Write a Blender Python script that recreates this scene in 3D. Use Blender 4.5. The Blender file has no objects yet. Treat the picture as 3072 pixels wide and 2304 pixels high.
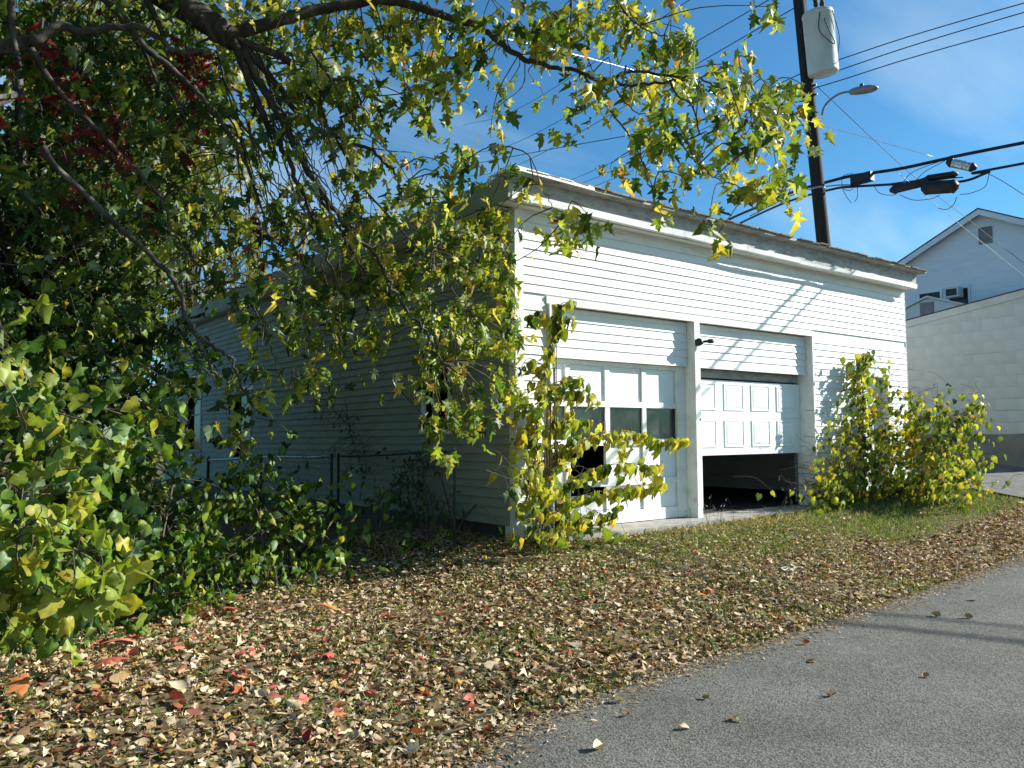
import bpy, math, random
import numpy as np
from mathutils import Matrix, Vector

rng = np.random.default_rng(7)
random.seed(7)
C = bpy.context.scene.collection
S = bpy.context.scene

# ------------------------------------------------------------------ camera (solved from the photo's vanishing points)
F, PPX, PPY = 2441.0, 1536.0, 1152.0
def nrm(v):
    v = np.asarray(v, float); return v / np.linalg.norm(v)
dX = nrm([4680 - PPX, 1288 - PPY, F]); dY = nrm([-366 - PPX, 1322 - PPY, F])
dY = nrm(dY - dX * dX.dot(dY)); dZ = np.cross(dX, dY)
R = np.stack([dX, dY, dZ], 1)                       # world -> camera (x right, y down, z forward)
CAM = np.array([-5.802, -7.38, 1.0])
cam = bpy.data.cameras.new('camera'); camo = bpy.data.objects.new('camera', cam); C.objects.link(camo)
cam.sensor_width = 36.0; cam.lens = F / 3072.0 * 36.0; cam.clip_start = 0.05; cam.clip_end = 3000.0
m = Matrix(((R[0, 0], -R[1, 0], -R[2, 0], CAM[0]), (R[0, 1], -R[1, 1], -R[2, 1], CAM[1]),
            (R[0, 2], -R[1, 2], -R[2, 2], CAM[2]), (0, 0, 0, 1)))
camo.matrix_world = m
S.camera = camo

# ------------------------------------------------------------------ sky, sun, exposure
SUN_AZ, SUN_EL = math.radians(64.5), math.radians(27.0)      # azimuth measured from the facade normal (-Y) towards +X
SUN = np.array([math.sin(SUN_AZ) * math.cos(SUN_EL), -math.cos(SUN_AZ) * math.cos(SUN_EL), math.sin(SUN_EL)])
world = bpy.data.worlds.new('World'); S.world = world; world.use_nodes = True
nt = world.node_tree; nt.nodes.clear()
def wn(t, **k):
    n_ = nt.nodes.new(t)
    for a, b in k.items(): setattr(n_, a, b)
    return n_
out = wn('ShaderNodeOutputWorld'); bg = wn('ShaderNodeBackground'); sky = wn('ShaderNodeTexSky')
sky.sky_type = 'NISHITA'; sky.sun_disc = False; sky.sun_elevation = SUN_EL
sky.sun_rotation = math.atan2(SUN[0], SUN[1]); sky.altitude = 150; sky.air_density = 1.0; sky.dust_density = 0.45; sky.ozone_density = 1.0
bg.inputs['Strength'].default_value = 0.05
tc = wn('ShaderNodeTexCoord'); sep = wn('ShaderNodeSeparateXYZ'); nt.links.new(tc.outputs['Generated'], sep.inputs[0])
add = wn('ShaderNodeMath', operation='ADD'); add.inputs[1].default_value = 0.18; nt.links.new(sep.outputs['Z'], add.inputs[0])
dx_ = wn('ShaderNodeMath', operation='DIVIDE'); dy_ = wn('ShaderNodeMath', operation='DIVIDE')
nt.links.new(sep.outputs['X'], dx_.inputs[0]); nt.links.new(add.outputs[0], dx_.inputs[1])
nt.links.new(sep.outputs['Y'], dy_.inputs[0]); nt.links.new(add.outputs[0], dy_.inputs[1])
cmb = wn('ShaderNodeCombineXYZ'); nt.links.new(dx_.outputs[0], cmb.inputs[0]); nt.links.new(dy_.outputs[0], cmb.inputs[1])
mp = wn('ShaderNodeMapping'); mp.inputs['Rotation'].default_value = (0, 0, math.radians(20)); mp.inputs['Scale'].default_value = (0.55, 1.5, 1.0)
mp.inputs['Location'].default_value = (0.9, -3.3, 0)
nt.links.new(cmb.outputs[0], mp.inputs[0])
nz = wn('ShaderNodeTexNoise'); nz.inputs['Scale'].default_value = 1.0; nz.inputs['Detail'].default_value = 9; nz.inputs['Roughness'].default_value = 0.52; nz.inputs['Distortion'].default_value = 0.35
nt.links.new(mp.outputs[0], nz.inputs['Vector'])
rp = wn('ShaderNodeValToRGB'); rp.color_ramp.elements[0].position = 0.49; rp.color_ramp.elements[0].color = (0, 0, 0, 1)
rp.color_ramp.elements[1].position = 0.76; rp.color_ramp.elements[1].color = (0.56, 0.56, 0.56, 1)
nt.links.new(nz.outputs[0], rp.inputs[0])
tint = wn('ShaderNodeVectorMath', operation='MULTIPLY'); tint.inputs[1].default_value = (0.55, 1.20, 1.58)
nt.links.new(sky.outputs[0], tint.inputs[0])
mix = wn('ShaderNodeMix', data_type='RGBA'); nt.links.new(rp.outputs[0], mix.inputs['Factor'])
nt.links.new(tint.outputs[0], mix.inputs['A']); mix.inputs['B'].default_value = (8.6, 10.6, 11.2, 1)
nt.links.new(mix.outputs['Result'], bg.inputs['Color']); nt.links.new(bg.outputs[0], out.inputs[0])

sl = bpy.data.lights.new('sun', 'SUN'); sl.energy = 5.0; sl.angle = math.radians(0.5); sl.color = (1.0, 0.968, 0.905)
so = bpy.data.objects.new('sun', sl); C.objects.link(so); so.location = (20, -20, 30)
so.rotation_euler = Vector(SUN).to_track_quat('Z', 'Y').to_euler()

S.view_settings.view_transform = 'Standard'; S.view_settings.look = 'None'; S.view_settings.gamma = 1.0
S.view_settings.use_curve_mapping = False; S.view_settings.exposure = 1.0
S.render.engine = 'CYCLES'; S.cycles.use_denoising = True; S.cycles.max_bounces = 8; S.cycles.transparent_max_bounces = 8
S.cycles.diffuse_bounces = 4; S.cycles.sample_clamp_indirect = 6.0

# ------------------------------------------------------------------ geometry helpers
def ray(u, v): return R.T @ np.array([(u - PPX) / F, (v - PPY) / F, 1.0])
def pt(u, v, d): return CAM + ray(u, v) * d
def onplane(u, v, ax, val):
    r = ray(u, v); s = (val - CAM[ax]) / r[ax]; return CAM + r * s
def front(u, v, y=0.0): return onplane(u, v, 1, y)
def left(u, v, x=0.0): return onplane(u, v, 0, x)
def project(P):
    c = (np.asarray(P) - CAM) @ R.T
    return PPX + F * c[..., 0] / c[..., 2], PPY + F * c[..., 1] / c[..., 2], c[..., 2]

def smooth(a, b, x):
    t = np.clip((np.asarray(x, float) - a) / (b - a), 0, 1); return t * t * (3 - 2 * t)
def g(x, y):                                         # height of the ground
    x = np.asarray(x, float); y = np.asarray(y, float)
    edge = road_edge(x)
    z = -0.6 + 0.40 * np.clip((y - edge) / (-0.35 - edge), 0, 1) ** 0.9
    rise = 0.0052 * np.clip(x - 1.5, 0, 10.5) ** 2
    fall = -0.11 * np.clip(-x, 0, 2.2) * smooth(-2.5, -0.3, y)
    return z + rise + fall
_re = np.array([(-60, -30), (-9, -8.6), (-6.5, -6.3), (-5, -5.15), (-4, -4.4), (-3.43, -3.94), (-2.84, -3.67), (-2.22, -3.58), (-1.15, -3.49), (0.2, -3.42), (1.83, -3.31), (5.76, -3.1), (12, -2.7), (40, -1.0), (300, 14)])
def road_edge(x): return np.interp(x, _re[:, 0], _re[:, 1])
def gp(x, y, dz=0.0): return np.array([x, y, float(g(x, y)) + dz])
def hit(u, v):                                       # point of the ground seen at a pixel
    r = ray(u, v); lo, hi = 1.0, 60.0
    for t in np.arange(1.5, 60, 0.1):
        p = CAM + r * t
        if p[2] < float(g(p[0], p[1])): hi = t; break
    return CAM + r * hi

class MB:                                            # collects shapes for ONE mesh object
    def __init__(s): s.v = []; s.f = []
    def quad(s, pts):
        k = len(s.v); s.v += [tuple(p) for p in pts]; s.f.append(tuple(range(k, k + len(pts)))); return s
    def box(s, a, b):
        (x0, y0, z0), (x1, y1, z1) = a, b; k = len(s.v)
        s.v += [(x0, y0, z0), (x1, y0, z0), (x1, y1, z0), (x0, y1, z0), (x0, y0, z1), (x1, y0, z1), (x1, y1, z1), (x0, y1, z1)]
        s.f += [tuple(k + i for i in q) for q in ((0, 3, 2, 1), (4, 5, 6, 7), (0, 1, 5, 4), (1, 2, 6, 5), (2, 3, 7, 6), (3, 0, 4, 7))]; return s
    def hexa(s, P):                                  # 8 points ordered like box
        k = len(s.v); s.v += [tuple(p) for p in P]
        s.f += [tuple(k + i for i in q) for q in ((0, 3, 2, 1), (4, 5, 6, 7), (0, 1, 5, 4), (1, 2, 6, 5), (2, 3, 7, 6), (3, 0, 4, 7))]; return s
    def tube(s, P, r, n=6, cap=True):
        P = np.asarray(P, float); m_ = len(P); r = np.broadcast_to(np.asarray(r, float), (m_,))
        T = np.gradient(P, axis=0); T /= np.linalg.norm(T, axis=1)[:, None] + 1e-12
        ref = np.array([0, 0, 1.0]) if abs(T[0][2]) < 0.9 else np.array([1.0, 0, 0])
        k = len(s.v); u_ = np.cross(T[0], ref); u_ /= np.linalg.norm(u_)
        for i in range(m_):
            u_ = u_ - T[i] * u_.dot(T[i]); u_ /= np.linalg.norm(u_) + 1e-12; w = np.cross(T[i], u_)
            for j in range(n):
                a = 2 * math.pi * j / n
                s.v.append(tuple(P[i] + r[i] * (math.cos(a) * u_ + math.sin(a) * w)))
        for i in range(m_ - 1):
            for j in range(n):
                s.f.append((k + i * n + j, k + i * n + (j + 1) % n, k + (i + 1) * n + (j + 1) % n, k + (i + 1) * n + j))
        if cap:
            s.f.append(tuple(k + j for j in range(n))[::-1]); s.f.append(tuple(k + (m_ - 1) * n + j for j in range(n)))
        return s
    def lathe(s, prof, axis0, axis1, n=20):          # prof: (distance along axis, radius)
        a0 = np.asarray(axis0, float); d = nrm(np.asarray(axis1) - a0)
        return s.tube2([a0 + d * h for h, r in prof], [r for h, r in prof], d, n)
    def tube2(s, P, r, d, n):
        ref = np.array([0, 0, 1.0]) if abs(d[2]) < 0.9 else np.array([1.0, 0, 0])
        u_ = nrm(np.cross(d, ref)); w = np.cross(d, u_); k = len(s.v); m_ = len(P)
        for p, q in zip(P, r):
            for j in range(n):
                a = 2 * math.pi * j / n; s.v.append(tuple(p + q * (math.cos(a) * u_ + math.sin(a) * w)))
        for i in range(m_ - 1):
            for j in range(n):
                s.f.append((k + i * n + j, k + i * n + (j + 1) % n, k + (i + 1) * n + (j + 1) % n, k + (i + 1) * n + j))
        s.f.append(tuple(k + j for j in range(n))[::-1]); s.f.append(tuple(k + (m_ - 1) * n + j for j in range(n)))
        return s
    def build(s, name, mat, parent=None, smooth_=False, loc=None):
        me = bpy.data.meshes.new(name)
        off = np.zeros(3)
        if loc is not None: off = np.asarray(loc, float)
        elif parent is not None: off = np.array(parent_world(parent))
        me.from_pydata([(a - off[0], b - off[1], c - off[2]) for a, b, c in s.v], [], s.f)
        me.materials.append(mat)
        if smooth_: me.polygons.foreach_set('use_smooth', [True] * len(me.polygons))
        me.update()
        o = bpy.data.objects.new(name, me); C.objects.link(o)
        if parent is not None: o.parent = parent
        if loc is not None: o.location = tuple(off - (np.array(parent_world(parent)) if parent is not None else 0))
        return o
def parent_world(o):
    p = np.zeros(3)
    while o is not None: p += np.array(o.location); o = o.parent
    return p
def tag(o, label=None, cat=None, group=None, kind=None):
    if label: o['label'] = label
    if cat: o['category'] = cat
    if group: o['group'] = group
    if kind: o['kind'] = kind
    return o
def thing(name, loc, label, cat, group=None):
    o = bpy.data.objects.new(name, None); C.objects.link(o); o.location = tuple(loc); o.empty_display_size = 0.2
    return tag(o, label, cat, group)

# ------------------------------------------------------------------ materials
def mat(name, rough=0.6, spec=0.4):
    m_ = bpy.data.materials.new(name); m_.use_nodes = True
    b = m_.node_tree.nodes['Principled BSDF']; b.inputs['Roughness'].default_value = rough
    b.inputs['Specular IOR Level'].default_value = spec
    return m_, m_.node_tree, b
def noise_col(t, b, stops, scale, detail=6, nrough=0.6, coord='Object', stretch=(1, 1, 1), bump=0.0, bscale=None, rnd=0.0):
    N = t.nodes; L = t.links
    tc = N.new('ShaderNodeTexCoord'); mp = N.new('ShaderNodeMapping'); mp.inputs['Scale'].default_value = stretch
    src = tc.outputs[coord]
    if coord == 'World':
        pass
    L.new(src, mp.inputs[0])
    nz = N.new('ShaderNodeTexNoise'); nz.inputs['Scale'].default_value = scale; nz.inputs['Detail'].default_value = detail; nz.inputs['Roughness'].default_value = nrough
    L.new(mp.outputs[0], nz.inputs['Vector'])
    fac = nz.outputs[0]
    if rnd:
        oi = N.new('ShaderNodeObjectInfo'); ma = N.new('ShaderNodeMath'); ma.operation = 'MULTIPLY_ADD'; ma.inputs[1].default_value = rnd
        L.new(oi.outputs['Random'], ma.inputs[0]); s2 = N.new('ShaderNodeMath'); s2.operation = 'SUBTRACT'; s2.inputs[1].default_value = rnd / 2
        L.new(nz.outputs[0], ma.inputs[2]); L.new(ma.outputs[0], s2.inputs[0]); fac = s2.outputs[0]
    rp = N.new('ShaderNodeValToRGB'); cr = rp.color_ramp
    while len(cr.elements) < len(stops): cr.elements.new(0.5)
    for e, (p, c) in zip(cr.elements, stops): e.position = p; e.color = (*c, 1)
    L.new(fac, rp.inputs[0]); L.new(rp.outputs[0], b.inputs['Base Color'])
    if bump:
        nb = N.new('ShaderNodeTexNoise'); nb.inputs['Scale'].default_value = bscale or scale * 3; nb.inputs['Detail'].default_value = 8
        L.new(mp.outputs[0], nb.inputs['Vector'])
        bp = N.new('ShaderNodeBump'); bp.inputs['Strength'].default_value = bump; bp.inputs['Distance'].default_value = 0.01
        L.new(nb.outputs[0], bp.inputs['Height']); L.new(bp.outputs[0], b.inputs['Normal'])
    return rp
def simple(name, stops, scale=8, rough=0.6, spec=0.4, metal=0.0, **k):
    m_, t, b = mat(name, rough, spec); b.inputs['Metallic'].default_value = metal
    noise_col(t, b, stops, scale, **k); return m_
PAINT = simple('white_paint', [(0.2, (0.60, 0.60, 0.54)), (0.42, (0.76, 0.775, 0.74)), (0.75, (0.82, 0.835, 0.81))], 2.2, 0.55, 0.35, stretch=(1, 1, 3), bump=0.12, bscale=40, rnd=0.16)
def flake(m_, amount=0.66, colr=(0.34, 0.31, 0.27)):
    t = m_.node_tree; N = t.nodes; L = t.links; b = N['Principled BSDF']; src = b.inputs['Base Color'].links[0].from_socket
    gm = N.new('ShaderNodeNewGeometry'); mp = N.new('ShaderNodeMapping'); mp.inputs['Scale'].default_value = (4, 4, 14); L.new(gm.outputs['Position'], mp.inputs[0])
    nz = N.new('ShaderNodeTexNoise'); nz.inputs['Scale'].default_value = 1.6; nz.inputs['Detail'].default_value = 10; nz.inputs['Roughness'].default_value = 0.7; L.new(mp.outputs[0], nz.inputs['Vector'])
    rp = N.new('ShaderNodeValToRGB'); rp.color_ramp.elements[0].position = amount; rp.color_ramp.elements[1].position = amount + 0.04; L.new(nz.outputs[0], rp.inputs[0])
    mx = N.new('ShaderNodeMix'); mx.data_type = 'RGBA'; L.new(rp.outputs[0], mx.inputs['Factor']); L.new(src, mx.inputs['A']); mx.inputs['B'].default_value = (*colr, 1); L.new(mx.outputs['Result'], b.inputs['Base Color'])
flake(PAINT, 0.70)
SHADEP = simple('shade_dark_white_paint', [(0.2, (0.21, 0.23, 0.165)), (0.5, (0.32, 0.34, 0.27)), (0.8, (0.40, 0.42, 0.35))], 1.6, 0.7, 0.2, stretch=(1, 1, 2), bump=0.2, bscale=40, rnd=0.12)  # same white paint, with the left side's shade put into its colour
SHADEG = simple('shade_dark_pipe', [(0.3, (0.035, 0.034, 0.03)), (0.7, (0.10, 0.098, 0.09))], 9, 0.7, 0.3, metal=0.3)  # galvanised pipe darkened in colour where the fence stands in shade
TRIM = simple('white_trim_paint', [(0.2, (0.56, 0.56, 0.50)), (0.5, (0.76, 0.78, 0.745)), (0.8, (0.81, 0.825, 0.80))], 5, 0.5, 0.4, bump=0.1, bscale=50)
flake(TRIM, 0.68)
FASCIA = simple('weathered_grey_fascia', [(0.25, (0.16, 0.15, 0.13)), (0.45, (0.33, 0.33, 0.31)), (0.7, (0.44, 0.45, 0.43))], 5, 0.8, 0.2, stretch=(1, 1, 3), bump=0.3)
DOORP = simple('white_door_enamel', [(0.3, (0.74, 0.76, 0.74)), (0.7, (0.82, 0.84, 0.83))], 3, 0.4, 0.45)
SHINGLE = simple('mottled_rust_shingle', [(0.2, (0.07, 0.065, 0.06)), (0.4, (0.20, 0.185, 0.16)), (0.55, (0.25, 0.165, 0.115)), (0.7, (0.32, 0.30, 0.26)), (0.85, (0.15, 0.16, 0.13))], 14, 0.9, 0.1, bump=0.6, rnd=0.25)
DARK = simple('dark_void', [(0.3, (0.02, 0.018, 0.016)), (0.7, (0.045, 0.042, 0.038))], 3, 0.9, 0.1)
BLACKM = simple('black_plastic', [(0.3, (0.012, 0.012, 0.014)), (0.7, (0.03, 0.03, 0.032))], 6, 0.5, 0.4)
WIRE = simple('weathered_cable', [(0.3, (0.012, 0.013, 0.015)), (0.7, (0.03, 0.03, 0.033))], 6, 0.6, 0.3)
STRAND = simple('galvanised_strand', [(0.35, (0.25, 0.25, 0.25)), (0.6, (0.75, 0.76, 0.76))], 30, 0.35, 0.5, metal=0.5)
GALV = simple('galvanised_pipe', [(0.3, (0.20, 0.20, 0.20)), (0.7, (0.42, 0.43, 0.43))], 9, 0.45, 0.5, metal=0.7)
CONC = simple('concrete', [(0.25, (0.20, 0.185, 0.16)), (0.55, (0.36, 0.34, 0.30)), (0.8, (0.46, 0.44, 0.40))], 6, 0.9, 0.15, bump=0.4)
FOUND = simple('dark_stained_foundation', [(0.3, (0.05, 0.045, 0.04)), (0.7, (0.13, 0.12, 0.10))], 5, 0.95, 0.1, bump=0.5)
BARK = simple('grey_brown_bark', [(0.25, (0.025, 0.021, 0.018)), (0.5, (0.07, 0.06, 0.05)), (0.75, (0.16, 0.15, 0.13))], 9, 0.9, 0.15, stretch=(1, 1, 0.5), bump=0.7)
TWIG = simple('twig_bark', [(0.3, (0.05, 0.035, 0.025)), (0.7, (0.15, 0.12, 0.09))], 8, 0.8, 0.2)
POLE = simple('creosote_pole_wood', [(0.25, (0.012, 0.011, 0.010)), (0.6, (0.03, 0.027, 0.024)), (0.8, (0.06, 0.055, 0.045))], 7, 0.8, 0.2, stretch=(4, 4, 0.25), bump=0.6)
TANK = simple('pale_grey_tank_enamel', [(0.3, (0.42, 0.46, 0.44)), (0.7, (0.54, 0.58, 0.56))], 2.5, 0.35, 0.5)
LAMPG = simple('grey_cast_lamp_housing', [(0.3, (0.15, 0.15, 0.15)), (0.7, (0.26, 0.26, 0.26))], 5, 0.5, 0.5)
HOUSEP = simple('pale_blue_white_siding', [(0.3, (0.60, 0.64, 0.67)), (0.7, (0.68, 0.72, 0.74))], 1.5, 0.6, 0.3, stretch=(1, 1, 6))
ROOFD = simple('dark_asphalt_roof', [(0.3, (0.03, 0.03, 0.035)), (0.7, (0.08, 0.08, 0.08))], 4, 0.9, 0.1)
BLOCKP = simple('painted_block', [(0.25, (0.50, 0.51, 0.48)), (0.55, (0.60, 0.615, 0.58)), (0.8, (0.64, 0.655, 0.63))], 2.5, 0.8, 0.2, bump=0.3, bscale=30, rnd=0.10)
MORTAR = simple('patchy_mortar', [(0.36, (0.10, 0.10, 0.09)), (0.48, (0.42, 0.43, 0.41)), (0.75, (0.56, 0.57, 0.55))], 1.1, 0.95, 0.1)
BASEC = simple('bare_concrete_base', [(0.25, (0.17, 0.16, 0.14)), (0.6, (0.26, 0.25, 0.22)), (0.85, (0.33, 0.31, 0.28))], 2.5, 0.9, 0.15, bump=0.3)
RUST = simple('rusty_iron', [(0.3, (0.05, 0.025, 0.015)), (0.7, (0.14, 0.07, 0.04))], 12, 0.8, 0.3, metal=0.3)
LAMPW = simple('cream_enamel_shade', [(0.3, (0.42, 0.40, 0.32)), (0.7, (0.55, 0.52, 0.43))], 6, 0.4, 0.5)

GLASS, t_, b_ = mat('dusty_dark_glass', 0.12, 0.5)
noise_col(t_, b_, [(0.35, (0.012, 0.016, 0.014)), (0.6, (0.04, 0.05, 0.045)), (0.85, (0.13, 0.15, 0.14))], 3.5, bump=0.02)
WGLASS, t_, b_ = mat('dark_window_glass', 0.08, 0.25)
noise_col(t_, b_, [(0.3, (0.006, 0.007, 0.007)), (0.7, (0.02, 0.022, 0.022))], 3)

def leaf_mat(name, trans=0.38, rough=0.45, spec=0.35):
    m_, t, b = mat(name, rough, spec); N = t.nodes; L = t.links
    at = N.new('ShaderNodeAttribute'); at.attribute_name = 'Col'
    nz = N.new('ShaderNodeTexNoise'); nz.inputs['Scale'].default_value = 35; nz.inputs['Detail'].default_value = 3
    gm = N.new('ShaderNodeNewGeometry'); L.new(gm.outputs['Position'], nz.inputs['Vector'])
    mr = N.new('ShaderNodeMapRange'); mr.inputs['To Min'].default_value = 0.62; mr.inputs['To Max'].default_value = 1.36
    L.new(nz.outputs[0], mr.inputs['Value'])
    mx = N.new('ShaderNodeVectorMath'); mx.operation = 'SCALE'; L.new(at.outputs['Color'], mx.inputs[0]); L.new(mr.outputs[0], mx.inputs['Scale'])
    L.new(mx.outputs[0], b.inputs['Base Color'])
    tr = N.new('ShaderNodeBsdfTranslucent'); m2 = N.new('ShaderNodeVectorMath'); m2.operation = 'MULTIPLY'; m2.inputs[1].default_value = (1.25, 1.2, 0.55)
    L.new(mx.outputs[0], m2.inputs[0]); L.new(m2.outputs[0], tr.inputs['Color'])
    ms = N.new('ShaderNodeMixShader'); ms.inputs[0].default_value = trans
    L.new(b.outputs[0], ms.inputs[1]); L.new(tr.outputs[0], ms.inputs[2])
    L.new(ms.outputs[0], N['Material Output'].inputs['Surface'])
    return m_
LEAF = leaf_mat('green_leaf', trans=0.42)
LITTER = leaf_mat('dry_leaf', trans=0.12, rough=0.75, spec=0.15)
GRASSM = leaf_mat('grass_blade', trans=0.3, rough=0.6, spec=0.2)

# ------------------------------------------------------------------ leaf templates and scattering
def fan(right, center, fold=0.25, curl=0.2, wave=0.0):
    """right: outline of the right half from the base to the tip"""
    outl = [(0.0, right[0][1] if right[0][0] == 0 else 0.0)] if right[0][0] != 0 else []
    R_ = list(right); L_ = [(-x, y) for x, y in R_ if x != 0][::-1]
    P = outl + R_ + L_
    V = [(center[0], center[1])] + P
    V = np.array([(x, y, -fold * abs(x) - curl * y * y + wave * math.sin(9 * x + 7 * y) * 0.05) for x, y in V])
    n = len(P); Fs = np.array([(0, 1 + i, 1 + (i + 1) % n) for i in range(n)])
    return V, Fs
def fine(right):
    P = [(0.0, 0.0)] + list(right); o_ = []
    for (a, b), (c, d) in zip(P[:-1], P[1:]):
        o_ += [((a + c) / 2 + 0.025 * (d - b + 0.05), (b + d) / 2 - 0.01), (c, d)]
    return o_
MAPLE = fan([(0.10, 0.03), (0.36, 0.02), (0.20, 0.20), (0.52, 0.42), (0.33, 0.47), (0.13, 0.42), (0.21, 0.68), (0.10, 0.76), (0, 1.0)], (0, 0.33), 0.30, 0.28, 1)
MAPLES = [MAPLE, fan([(0.10, 0.05), (0.30, -0.04), (0.17, 0.20), (0.44, 0.34), (0.26, 0.42), (0.11, 0.44), (0.15, 0.70), (0.07, 0.78), (0, 1.05)], (0, 0.33), 0.75, 0.55, 2), fan([(0.12, 0.03), (0.33, 0.08), (0.19, 0.24), (0.50, 0.52), (0.30, 0.50), (0.14, 0.46), (0.24, 0.70), (0.10, 0.80), (0, 0.94)], (0, 0.33), -0.35, 0.6, 2)]
HEART = fan(fine([(0.16, -0.11), (0.38, -0.02), (0.47, 0.25), (0.30, 0.62), (0.12, 0.84), (0, 1.0)]), (0, 0.3), 0.32, 0.30, 1)
MULB = fan(fine([(0.16, -0.09), (0.40, 0.0), (0.42, 0.25), (0.30, 0.40), (0.42, 0.52), (0.24, 0.74), (0, 1.0)]), (0, 0.3), 0.28, 0.25, 1)
MULBS = [MULB, fan(fine([(0.15, -0.10), (0.38, 0.0), (0.44, 0.28), (0.28, 0.64), (0.10, 0.86), (0, 1.0)]), (0, 0.3), 0.6, 0.45, 2), fan(fine([(0.16, -0.09), (0.40, 0.0), (0.36, 0.24), (0.22, 0.36), (0.44, 0.55), (0.22, 0.76), (0, 1.0)]), (0, 0.3), -0.25, 0.5, 2)]
OVAL = fan([(0.20, 0.18), (0.27, 0.45), (0.16, 0.78), (0, 1.0)], (0, 0.45), 0.35, 0.25)
LANCE = fan([(0.10, 0.2), (0.13, 0.5), (0, 1.0)], (0, 0.45), 0.3, 0.3)
def five():
    V, Fs = [], []
    for a in (-1.25, -0.62, 0, 0.62, 1.25):
        v, f_ = fan([(0.13, 0.35), (0.18, 0.62), (0, 1.0)], (0, 0.5), 0.3, 0.25)
        c, s_ = math.cos(a), math.sin(a); w = v.copy(); w[:, 0] = c * v[:, 0] + s_ * v[:, 1]; w[:, 1] = -s_ * v[:, 0] + c * v[:, 1]
        Fs.append(f_ + sum(len(q) for q in V)); V.append(w)
    return np.concatenate(V), np.concatenate(Fs)
HEARTS = [HEART, fan(fine([(0.13, -0.10), (0.34, 0.0), (0.40, 0.27), (0.24, 0.64), (0.09, 0.86), (0, 1.08)]), (0, 0.3), 0.7, 0.5, 2), fan(fine([(0.17, -0.08), (0.40, 0.03), (0.44, 0.32), (0.30, 0.60), (0.11, 0.82), (0, 0.95)]), (0, 0.3), -0.3, 0.6, 2)]
FIVE = five()
def curled(seed):
    r_ = np.random.default_rng(seed)
    V, Fs = fan([(0.34, 0.06), (0.22, 0.26), (0.48, 0.46), (0.16, 0.6), (0, 1.0)] if seed % 7 < 3 else [(0.22, 0.10), (0.37, 0.34), (0.33, 0.62), (0.15, 0.88), (0, 1.0)], (0, 0.45), 0, 0)
    V = V.copy(); V[:, 1] -= 0.45
    k, q = r_.uniform(1.2, 2.6), r_.uniform(-0.8, 1.6)
    V[:, 2] = k * V[:, 0] ** 2 + q * V[:, 1] ** 2 + r_.normal(0, 0.07, len(V))
    V[:, 0] *= r_.uniform(0.5, 0.9); V[:, 2] -= V[:, 2].min()
    return V, Fs
CURLS = [curled(i) for i in range(7)]

def frames(tip, nor):
    tip = tip / np.linalg.norm(tip, axis=1)[:, None]
    nor = nor - tip * np.sum(nor * tip, 1)[:, None]; nor /= np.linalg.norm(nor, axis=1)[:, None] + 1e-9
    x = np.cross(tip, nor)
    return np.stack([x, tip, nor], 2)                # columns
def mesh_np(name, V, Fs, col, mat_, parent=None, off=None):
    me = bpy.data.meshes.new(name); off = np.zeros(3) if off is None else np.asarray(off)
    V = (V - off).astype(np.float32); nf = len(Fs)
    me.vertices.add(len(V)); me.vertices.foreach_set('co', V.ravel())
    me.loops.add(nf * 3); me.loops.foreach_set('vertex_index', Fs.astype(np.int32).ravel())
    me.polygons.add(nf); me.polygons.foreach_set('loop_start', np.arange(0, nf * 3, 3, dtype=np.int32))
    try: me.polygons.foreach_set('loop_total', np.full(nf, 3, dtype=np.int32))
    except Exception: pass
    at = me.attributes.new('Col', 'FLOAT_COLOR', 'POINT')
    c4 = np.ones((len(V), 4), np.float32); c4[:, :3] = col; at.data.foreach_set('color', c4.ravel())
    me.polygons.foreach_set('use_smooth', np.ones(nf, dtype=bool))
    me.materials.append(mat_); me.update(calc_edges=True)
    me.validate()
    o = bpy.data.objects.new(name, me); C.objects.link(o)
    if parent is not None: o.parent = parent
    return o
def expand(tmpl, pos, Rm, size, zf):
    V, Fs = tmpl; n = len(pos)
    W = np.broadcast_to(V, (n,) + V.shape).copy(); W[:, :, 2] *= zf[:, None]
    P = np.einsum('nij,nkj->nki', Rm, W) * size[:, None, None] + pos[:, None, :]
    FF = Fs[None] + (np.arange(n) * len(V))[:, None, None]
    return P.reshape(-1, 3), FF.reshape(-1, 3)
_var = {}
def tone(n):                                         # pale midrib, darker or browner rim
    t = np.ones((n, 3)); t[0] = (1.22, 1.2, 1.15); t[1:] *= rng.uniform(0.82, 1.04, (n - 1, 1)); t[1:, 1] *= rng.uniform(0.9, 1.02, n - 1); return t
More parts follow.
